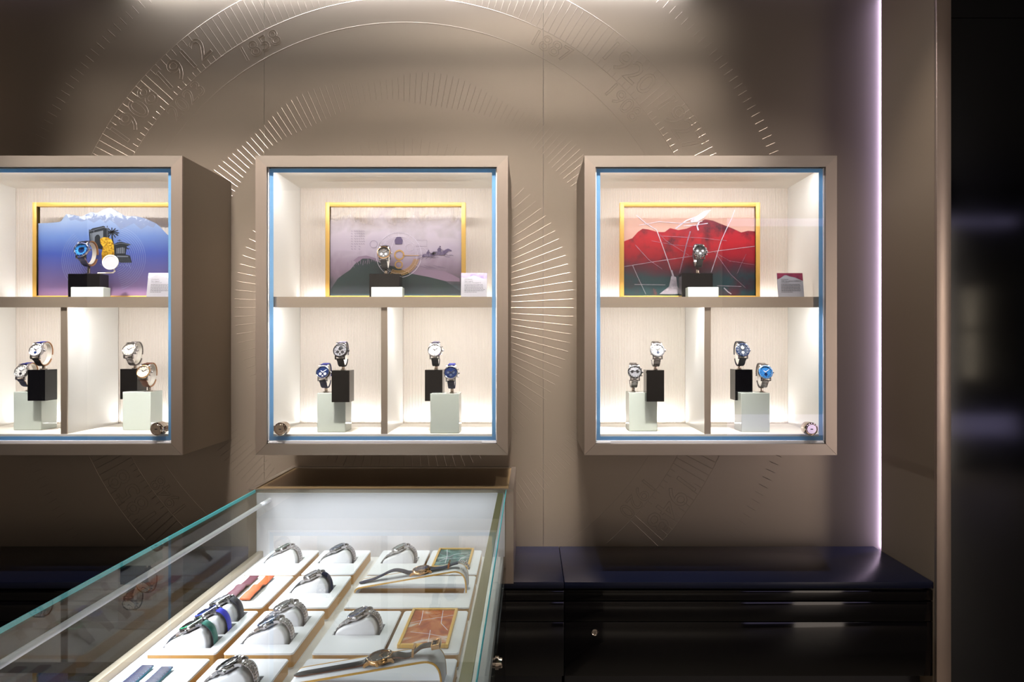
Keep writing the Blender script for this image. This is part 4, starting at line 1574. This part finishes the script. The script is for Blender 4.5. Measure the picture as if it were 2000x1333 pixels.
# the ground edges of the top pane glow teal
m.box(GX0 - 0.003, GX0, GY0 + 0.006, GY1, ZG - 0.008, ZG - 0.0008, 1)
m.box(GX1, GX1 + 0.0012, GY0 + 0.006, GY1, ZG - 0.008, ZG - 0.0008, 1)
part('top_glass', m, [GLASST, TEAL], t)
m = MB()
m.box(GX0, GX0 + 0.006, GY0 + 0.006, GY1, ZD - 0.0295, ZG - 0.0083)
part('side_glass', m, GLASSS, t)
m = MB()
m.box(GX1 - 0.006, GX1, GY0 + 0.006, GY1, ZD - 0.0295, ZG - 0.0083)
part('side_glass', m, GLASSS, t)
m = MB()
m.box(GX0, GX1, GY0, GY0 + 0.0058, ZD - 0.0295, ZG)
part('end_glass', m, GLASST, t)
m = MB()
m.box(GX1 - 0.0215, GX1 - 0.0065, GY0 + 0.007, GY1 - 0.001, ZG - 0.0125, ZG - 0.0085)
part('edge_strip', m, OLIVE, t)  # olive strip below the right edge of the top pane
m = MB()
m.box(GX0 + 0.004, GX1 - 0.003, GY1 - 0.0035, GY1, ZD + 0.0002, ZG - 0.0085)
part('inner_panel', m, PANELW, t)
m = MB()
xl, zl = -0.6977, H(-0.4270)
m.tube([(xl, GY0 + 0.01, zl), (xl, GY1 - 0.0036, zl)], 0.0056, 14)
part('led_bar', m, LEDBAR, t)
area('counter_led', (xl + 0.006, Y(1.04), zl - 0.004), (xl + 0.094, Y(1.04), ZD), 1.24, 0.008, 5.6, (0.96, 0.95, 1.0), 170, (0, 1, 0))
spot('counter_panel_spot', (xl + 0.02, Y(1.75), zl - 0.006), (-0.664, GY1, H(-0.455)), 0.05, 60, 1.0, (1, 0.98, 1), 0.004)

area('counter_panel_fill', (-0.40, GY1 - 0.06, ZG - 0.012), (-0.40, GY1, ZG - 0.14), 0.62, 0.006, 0.17, (0.95, 0.95, 1.0), 150)  # added fill without a fixture, whitens the inner panel

# ------------------------------------------------------------------ trays on the deck
ZTR = H(-0.552)
TD = ZTR - ZD


def tray(x0, x1, d0, d1, label, pockets=(), gold_pocket=False):
    y0, y1 = Y(d0), Y(d1)
    cx, cyy = (x0 + x1) / 2, (y0 + y1) / 2
    t = thing('display_tray', label, 'tray', (cx, cyy, ZD), 'white leatherette trays in the glass counter')
    z = ZD + EPS
    holes = [[(a, Y(c)), (b_, Y(c)), (b_, Y(e)), (a, Y(e))] for a, b_, c, e in pockets]
    m = MB()
    m.prism(rrect(x0 + 0.0012, x1 - 0.0012, y0 + 0.0012, y1 - 0.0012, 0.005), ZTR - 0.0015, ZTR, 0, None, 'Z', holes)
    m.prism(rrect(x0, x1, y0, y1, 0.006), ZTR - 0.0026, ZTR - 0.0014, 0, None, 'Z', holes)
    part('top_pad', m, TRAYW, t)
    m = MB()
    m.prism(rrect(x0 + 0.0006, x1 - 0.0006, y0 + 0.0006, y1 - 0.0006, 0.0055), z + 0.003, ZTR - 0.0027, 0, None, 'Z', holes)
    m.prism(rrect(x0 + 0.0006, x1 - 0.0006, y0 + 0.0006, y1 - 0.0006, 0.0055), z, z + 0.0029, 1 if not gold_pocket else 0, None, 'Z')
    part('body', m, [TRAYG, TRAYW], t)
    if holes and not gold_pocket:
        m = MB()
        for a, b_, c, e in pockets:
            for q0, q1, r0, r1 in ((a, a + 0.0008, Y(c), Y(e)), (b_ - 0.0008, b_, Y(c), Y(e)), (a + 0.0008, b_ - 0.0008, Y(c), Y(c) + 0.0008), (a + 0.0008, b_ - 0.0008, Y(e) - 0.0008, Y(e))):
                m.box(q0 + 0.0001, q1 - 0.0001 if q1 < b_ else q1 - 0.0001, r0 + 0.0001, r1 - 0.0001, z + 0.003, ZTR - 0.001)
        part('pocket_lining', m, TRAYW, t)
    return t


C1, C2, C3, C4 = (-0.677, -0.553), (-0.541, -0.417), (-0.385, -0.261), (-0.255, -0.125)
R1, R2, R3, R4 = (1.614, 1.80), (1.412, 1.604), (1.204, 1.396), (0.992, 1.186)
PK = 0.0145


def pk(c, d, w_=0.090, dp=0.050):
    return (c[0] + PK, c[0] + PK + w_, d, d + dp)


CU_PROF = smooth_path([(0.0045, -0.020), (0.0045, -0.004), (0.0075, 0.0040), (0.0170, 0.0100), (0.0300, 0.0160), (0.0450, 0.0222), (0.0580, 0.0280), (0.0660, 0.0300), (0.0735, 0.0272), (0.0795, 0.0190), (0.0822, 0.0070), (0.0826, -0.020)], 66)


def cushion_mesh(dp):
    m = MB()
    n = len(CU_PROF)
    rings = []
    for yy, ins in ((0.0, 0.0035), (0.0007, 0.0018), (0.0022, 0.0006), (0.0045, 0.0), (dp - 0.0045, 0.0), (dp - 0.0022, 0.0006), (dp - 0.0007, 0.0018), (dp, 0.0035)):
        ring = []
        for i, (x, z) in enumerate(CU_PROF):
            a, c = CU_PROF[max(0, i - 1)], CU_PROF[min(n - 1, i + 1)]
            tx, tz = c[0] - a[0], c[1] - a[1]
            l = math.hypot(tx, tz) or 1
            ring.append((x + tz / l * ins, yy, z - tx / l * ins))
        rings.append(ring)
    v = [p for r in rings for p in r]
    f = []
    for i in range(len(rings) - 1):
        for k in range(n):
            k2 = (k + 1) % n
            f.append((i * n + k, i * n + k2, (i + 1) * n + k2, (i + 1) * n + k))
    f.append(tuple(range(n)))
    f.append(tuple(reversed(range((len(rings) - 1) * n, len(rings) * n))))
    m.add(v, f)
    return m.mesh('watch_cushion', [PILLOW], ang=50)


def tray_watch(c, d, label, cl, dp=0.050, **kw):
    xo = c[0] + PK
    o = put('watch_cushion', cached(('cush', dp), lambda: cushion_mesh(dp - 0.002)), None, (xo, Y(d) + 0.001, ZTR))
    tag(o, cl, 'cushion', 'white watch cushions in the trays')
    M = Matrix.Translation((xo + X0T, Y(d) + dp / 2 - 0.001, ZTR + Z0T)) @ Matrix.Rotation(R(-90), 4, 'Z') @ Matrix.Rotation(TH_T, 4, 'X')
    return watch(M, label, 'watches in the glass counter', kind='tray', **kw)


GRP = 'white cushions'
# row nearest the wall
tray(*C1, *R1, 'white tray with one watch in the back left corner of the counter', [pk(C1, 1.693)])
tray_watch(C1, 1.693, 'steel bracelet watch in the back left corner tray of the counter', 'white cushion in the back left corner tray of the counter', style='links', strap=STEELB, dial=D_GREEN, insert=D_GREEN)
tray(*C2, *R1, 'white tray with one watch, second from left in the back row of the counter', [pk(C2, 1.693)])
tray_watch(C2, 1.693, 'steel bracelet watch with dark dial, second from left in the back row of trays', 'white cushion second from left in the back row of trays', style='links', strap=STEELB, dial=D_STEELB, insert=I_NAVY)
tray(*C3, *R1, 'white tray with one watch left of the green wave picture', [pk(C3, 1.693)])
tray_watch(C3, 1.693, 'steel bracelet watch with sage green dial left of the green wave picture', 'white cushion left of the green wave picture', style='links', strap=STEELB, dial=D_GREEN, bezel=STEEL, subs=((0, -0.007, 0.004, D_GREY, STEEL),))
tray(*C4, *R1, 'narrow white tray under the framed green wave picture')
# second row
tray(*C1, *R2, 'white tray holding the burgundy and orange straps')
tray(*C2, *R2, 'white tray with the navy strapped dress watch', [pk(C2, 1.493)])
tray_watch(C2, 1.493, 'silver dial dress watch with navy leather strap on a cushion', 'white cushion under the navy strapped dress watch', strap=NAVY, lining=BLACKL, dial=D_GREY, hands=HK)
tray(C3[0], C4[1], *R2, 'wide white tray carrying the arch with the gold and navy watch', [(-0.3755, -0.1440, 1.4935, 1.5290)], True)
# third row
tray(*C1, *R3, 'white tray with three rubber strapped watches in a row', [pk(C1, 1.3415), pk(C1, 1.2836), pk(C1, 1.226)])
tray_watch(C1, 1.3415, 'diver watch with dark rubber strap, farthest of the three in one tray', 'white cushion under the dark rubber strapped diver watch', style='rubber', strap=RUBK, dial=D_GREY, insert=I_BLACK)
tray_watch(C1, 1.2836, 'diver watch with bright blue rubber strap and blue bezel', 'white cushion under the blue rubber strapped diver watch', style='rubber', strap=RUBB, lining=RUBK, strap2=RUBK, dial=D_BLUE, insert=I_BLUE)
tray_watch(C1, 1.226, 'diver watch with green rubber strap and green bezel', 'white cushion under the green rubber strapped diver watch', style='rubber', strap=RUBG, lining=RUBK, strap2=RUBK, dial=D_BLACK, insert=I_GREEN)
tray(*C2, *R3, 'white tray with two steel bracelet watches one behind the other', [pk(C2, 1.319), pk(C2, 1.241)])
tray_watch(C2, 1.319, 'steel sports watch, farther of the two in the double tray', 'white cushion under the farther watch of the double tray', style='links', strap=STEELB, dial=D_DARK, insert=I_BLACK)
tray_watch(C2, 1.241, 'steel sports watch, nearer of the two in the double tray', 'white cushion under the nearer watch of the double tray', style='links', strap=STEELB, dial=D_STEELB, insert=I_NAVY)
tray(*C3, *R3, 'white tray with one watch left of the orange picture', [pk(C3, 1.280)])
tray_watch(C3, 1.280, 'steel sports watch alone in the tray left of the orange picture', 'white cushion in the tray left of the orange picture', style='links', strap=STEELB, dial=D_DARK, insert=I_NAVY)
tray(*C4, *R3, 'narrow white tray under the framed orange picture')
# nearest row
tray(*C1, *R4, 'white tray holding two navy straps with teal edges')
tray(*C2, *R4, 'white tray with the large black dial watch at the bottom edge of the photo', [pk(C2, 1.074)])
tray_watch(C2, 1.074, 'black dial steel chronograph nearest the viewer at the bottom edge of the photo', 'white cushion under the black dial chronograph nearest the viewer', style='links', strap=STEELB, dial=D_BLACK, insert=I_BLACK, subs=sub3(D_DARK, STEEL))
tray(C3[0], C4[1], *R4, 'wide white tray carrying the arch with the bronze watch', [(-0.3755, -0.1440, 1.0735, 1.109)], True)

ARCH = smooth_path([(-0.3810, 0.0006), (-0.3800, 0.0050), (-0.3755, 0.0088), (-0.366, 0.0112), (-0.340, 0.0157), (-0.300, 0.0225), (-0.250, 0.0310), (-0.200, 0.0396), (-0.180, 0.0430),
                    (-0.170, 0.0446), (-0.160, 0.0450), (-0.150, 0.0412), (-0.1432, 0.0320), (-0.1404, 0.0180), (-0.1397, 0.0006)], 84)
TH_A = math.atan(0.171)


def arch(d0, label):
    wd = 0.056
    t = thing('watch_arch', label, 'watch display', (-0.26, Y(d0) + wd / 2, ZTR), 'bent white display arches')
    yc = Y(d0) + wd / 2
    for nm, w_, offy, mt, o_ in (('sheet', wd - 0.0016, 0, TRAYW, 0.0), ('gold_edge', 0.0012, -(wd / 2 - 0.0006), GOLDF, -0.0004), ('gold_edge', 0.0012, (wd / 2 - 0.0006), GOLDF, -0.0004)):
        m = MB()
        # sweep works in (y, z) with width along x: turn it so the path runs along x
        T = Matrix(((0, 1, 0, 0), (1, 0, 0, yc + offy), (0, 0, 1, ZTR), (0, 0, 0, 1)))
        m.sweep(ARCH, w_, 0.0024 if nm == 'sheet' else 0.0032, 0, T, o_)
        part(nm, m, mt, t)
    return t


def arch_watch(d0, label, kind, **kw):
    x = -0.2395
    z = 0.0230 + (x + 0.2975) * 0.171 + 0.0027
    M = Matrix.Translation((x, Y(d0) + 0.026, ZTR + z)) @ Matrix.Rotation(R(-90), 4, 'Z') @ Matrix.Rotation(TH_A, 4, 'X')
    return watch(M, label, 'watches in the glass counter', kind=kind, **kw)


arch(1.493, 'bent white arch with gold edges under the gold and navy watch')
arch_watch(1.493, 'gold cased watch with blue dial and navy strap laid open on an arch', 'flat1', case=RGOLD, dial=D_BLUE, strap=NAVY, lining=BLACKL, subs=sub3(D_STEELB, RGOLD))
arch(1.073, 'bent white arch with gold edges under the bronze watch at the bottom edge')
arch_watch(1.073, 'bronze diver watch with dark rubber strap laid open on an arch', 'flat2', case=RGOLD, dial=D_BLACK, insert=I_BLACK, style='rubber', strap=RUBD, lining=BROWNL, marks=RGOLD, hands=RGOLD)

# small framed pictures
GREENW = wave_print('green_wave_print', [(0.36, S(20, 62, 58)), (0.5, S(52, 104, 96)), (0.6, S(120, 160, 152)), (0.68, S(226, 232, 232))], 22, 1.6)
ORANGEW = wave_print('orange_rock_print', [(0.3, S(120, 52, 24)), (0.45, S(176, 84, 40)), (0.56, S(206, 128, 74)), (0.66, S(232, 220, 214))], 16, 1.2)


def small_picture(d0, d1, m_, label, ink):
    x0, x1, y0, y1 = -0.2375, -0.1455, Y(d0), Y(d1)
    t = thing('small_framed_picture', label, 'picture', ((x0 + x1) / 2, (y0 + y1) / 2, ZTR), 'small gold framed pictures in the counter')
    fw, z0, z1 = 0.0055, ZTR + EPS, ZTR + 0.0075
    m = MB()
    for a in ((x0, x0 + fw, y0, y1), (x1 - fw, x1, y0, y1), (x0 + fw, x1 - fw, y0, y0 + fw), (x0 + fw, x1 - fw, y1 - fw, y1)):
        m.box(*a, z0, z1, bv=0.0008)
    part('frame', m, GOLDF, t)
    m = MB()
    m.box(x0 + fw, x1 - fw, y0 + fw, y1 - fw, z0, z0 + 0.004)
    zz = z0 + 0.0041
    for pts in ink:
        for a, c in zip(pts[:-1], pts[1:]):
            A = Vector((x0 + fw + a[0] * (x1 - x0 - 2 * fw), y0 + fw + a[1] * (y1 - y0 - 2 * fw)))
            C_ = Vector((x0 + fw + c[0] * (x1 - x0 - 2 * fw), y0 + fw + c[1] * (y1 - y0 - 2 * fw)))
            n = (C_ - A).orthogonal().normalized() * 0.0006
            m.prism([tuple(A + n), tuple(A - n), tuple(C_ - n), tuple(C_ + n)], zz, zz + 0.0001, 1, None, 'Z')
    part('print', m, [m_, ICE], t)
    return t


small_picture(1.650, 1.797, GREENW, 'gold framed picture of green waves in the back right corner of the counter', [[(.2, 1), (.28, .6), (.3, .2)], [(0, .5), (.4, .45), (1, .52)], [(.1, .3), (.5, .7), (.9, .8)], [(.6, 0), (.75, .5), (1, .7)]])
small_picture(1.224, 1.392, ORANGEW, 'gold framed orange picture with white cracks at the right side of the counter', [[(.2, 1), (.25, .7), (.24, .55)], [(0, .6), (.3, .7), (1, .85)], [(.1, .35), (.5, .3), (1, .2)], [(.7, 1), (.75, .6), (.95, .4)], [(.55, .4), (.6, 0)]])


# loose straps
def strap_piece(xc, d0, d1, m_, lin, wd0, wd1, label, bump, fold):
    t = thing('watch_strap', label, 'strap', (xc, Y((d0 + d1) / 2), ZTR), 'loose straps laid in the trays')
    L = d1 - d0
    pts = []
    for k in range(9):
        s = k / 8
        z = 0.0006 + bump * (math.sin(s * math.pi * 2.0) * 0.5 + 0.5) + (0.004 if fold and 0.45 < s < 0.62 else 0)
        pts.append((Y(d0) + L * s, ZTR + EPS + z))
    p = smooth_path(pts, 40)
    n = len(p)
    m = MB()
    m.sweep(p, [wd0 + (wd1 - wd0) * i / (n - 1) for i in range(n)], 0.0034, 0, Matrix.Translation((xc, 0, 0)), 0, 0, 1)
    part('leather', m, [m_, lin], t)
    m = MB()
    for i in range(2, n - 2, 2):
        y, z = p[i]
        for s in (-1, 1):
            x = xc + s * (wd0 + (wd1 - wd0) * i / (n - 1)) * 0.40
            m.box(x - 0.0003, x + 0.0003, y - 0.0008, y + 0.0008, z + 0.0030, z + 0.0037)
    part('stitching', m, lin, t)
    return t


strap_piece(-0.6400, 1.449, 1.588, BURG, BROWNL, 0.024, 0.021, 'burgundy leather strap lying beside the orange one', 0.004, True)
strap_piece(-0.6035, 1.446, 1.588, ORNG, BROWNL, 0.024, 0.020, 'orange alligator leather strap lying beside the burgundy one', 0.004, True)
strap_piece(-0.6440, 1.010, 1.152, NAVY, TEALL, 0.023, 0.021, 'navy strap with teal edge, left of the two in the front tray', 0.002, False)
strap_piece(-0.6080, 1.010, 1.146, NAVY, TEALL, 0.023, 0.0205, 'navy strap with teal edge, right of the two in the front tray', 0.003, False)
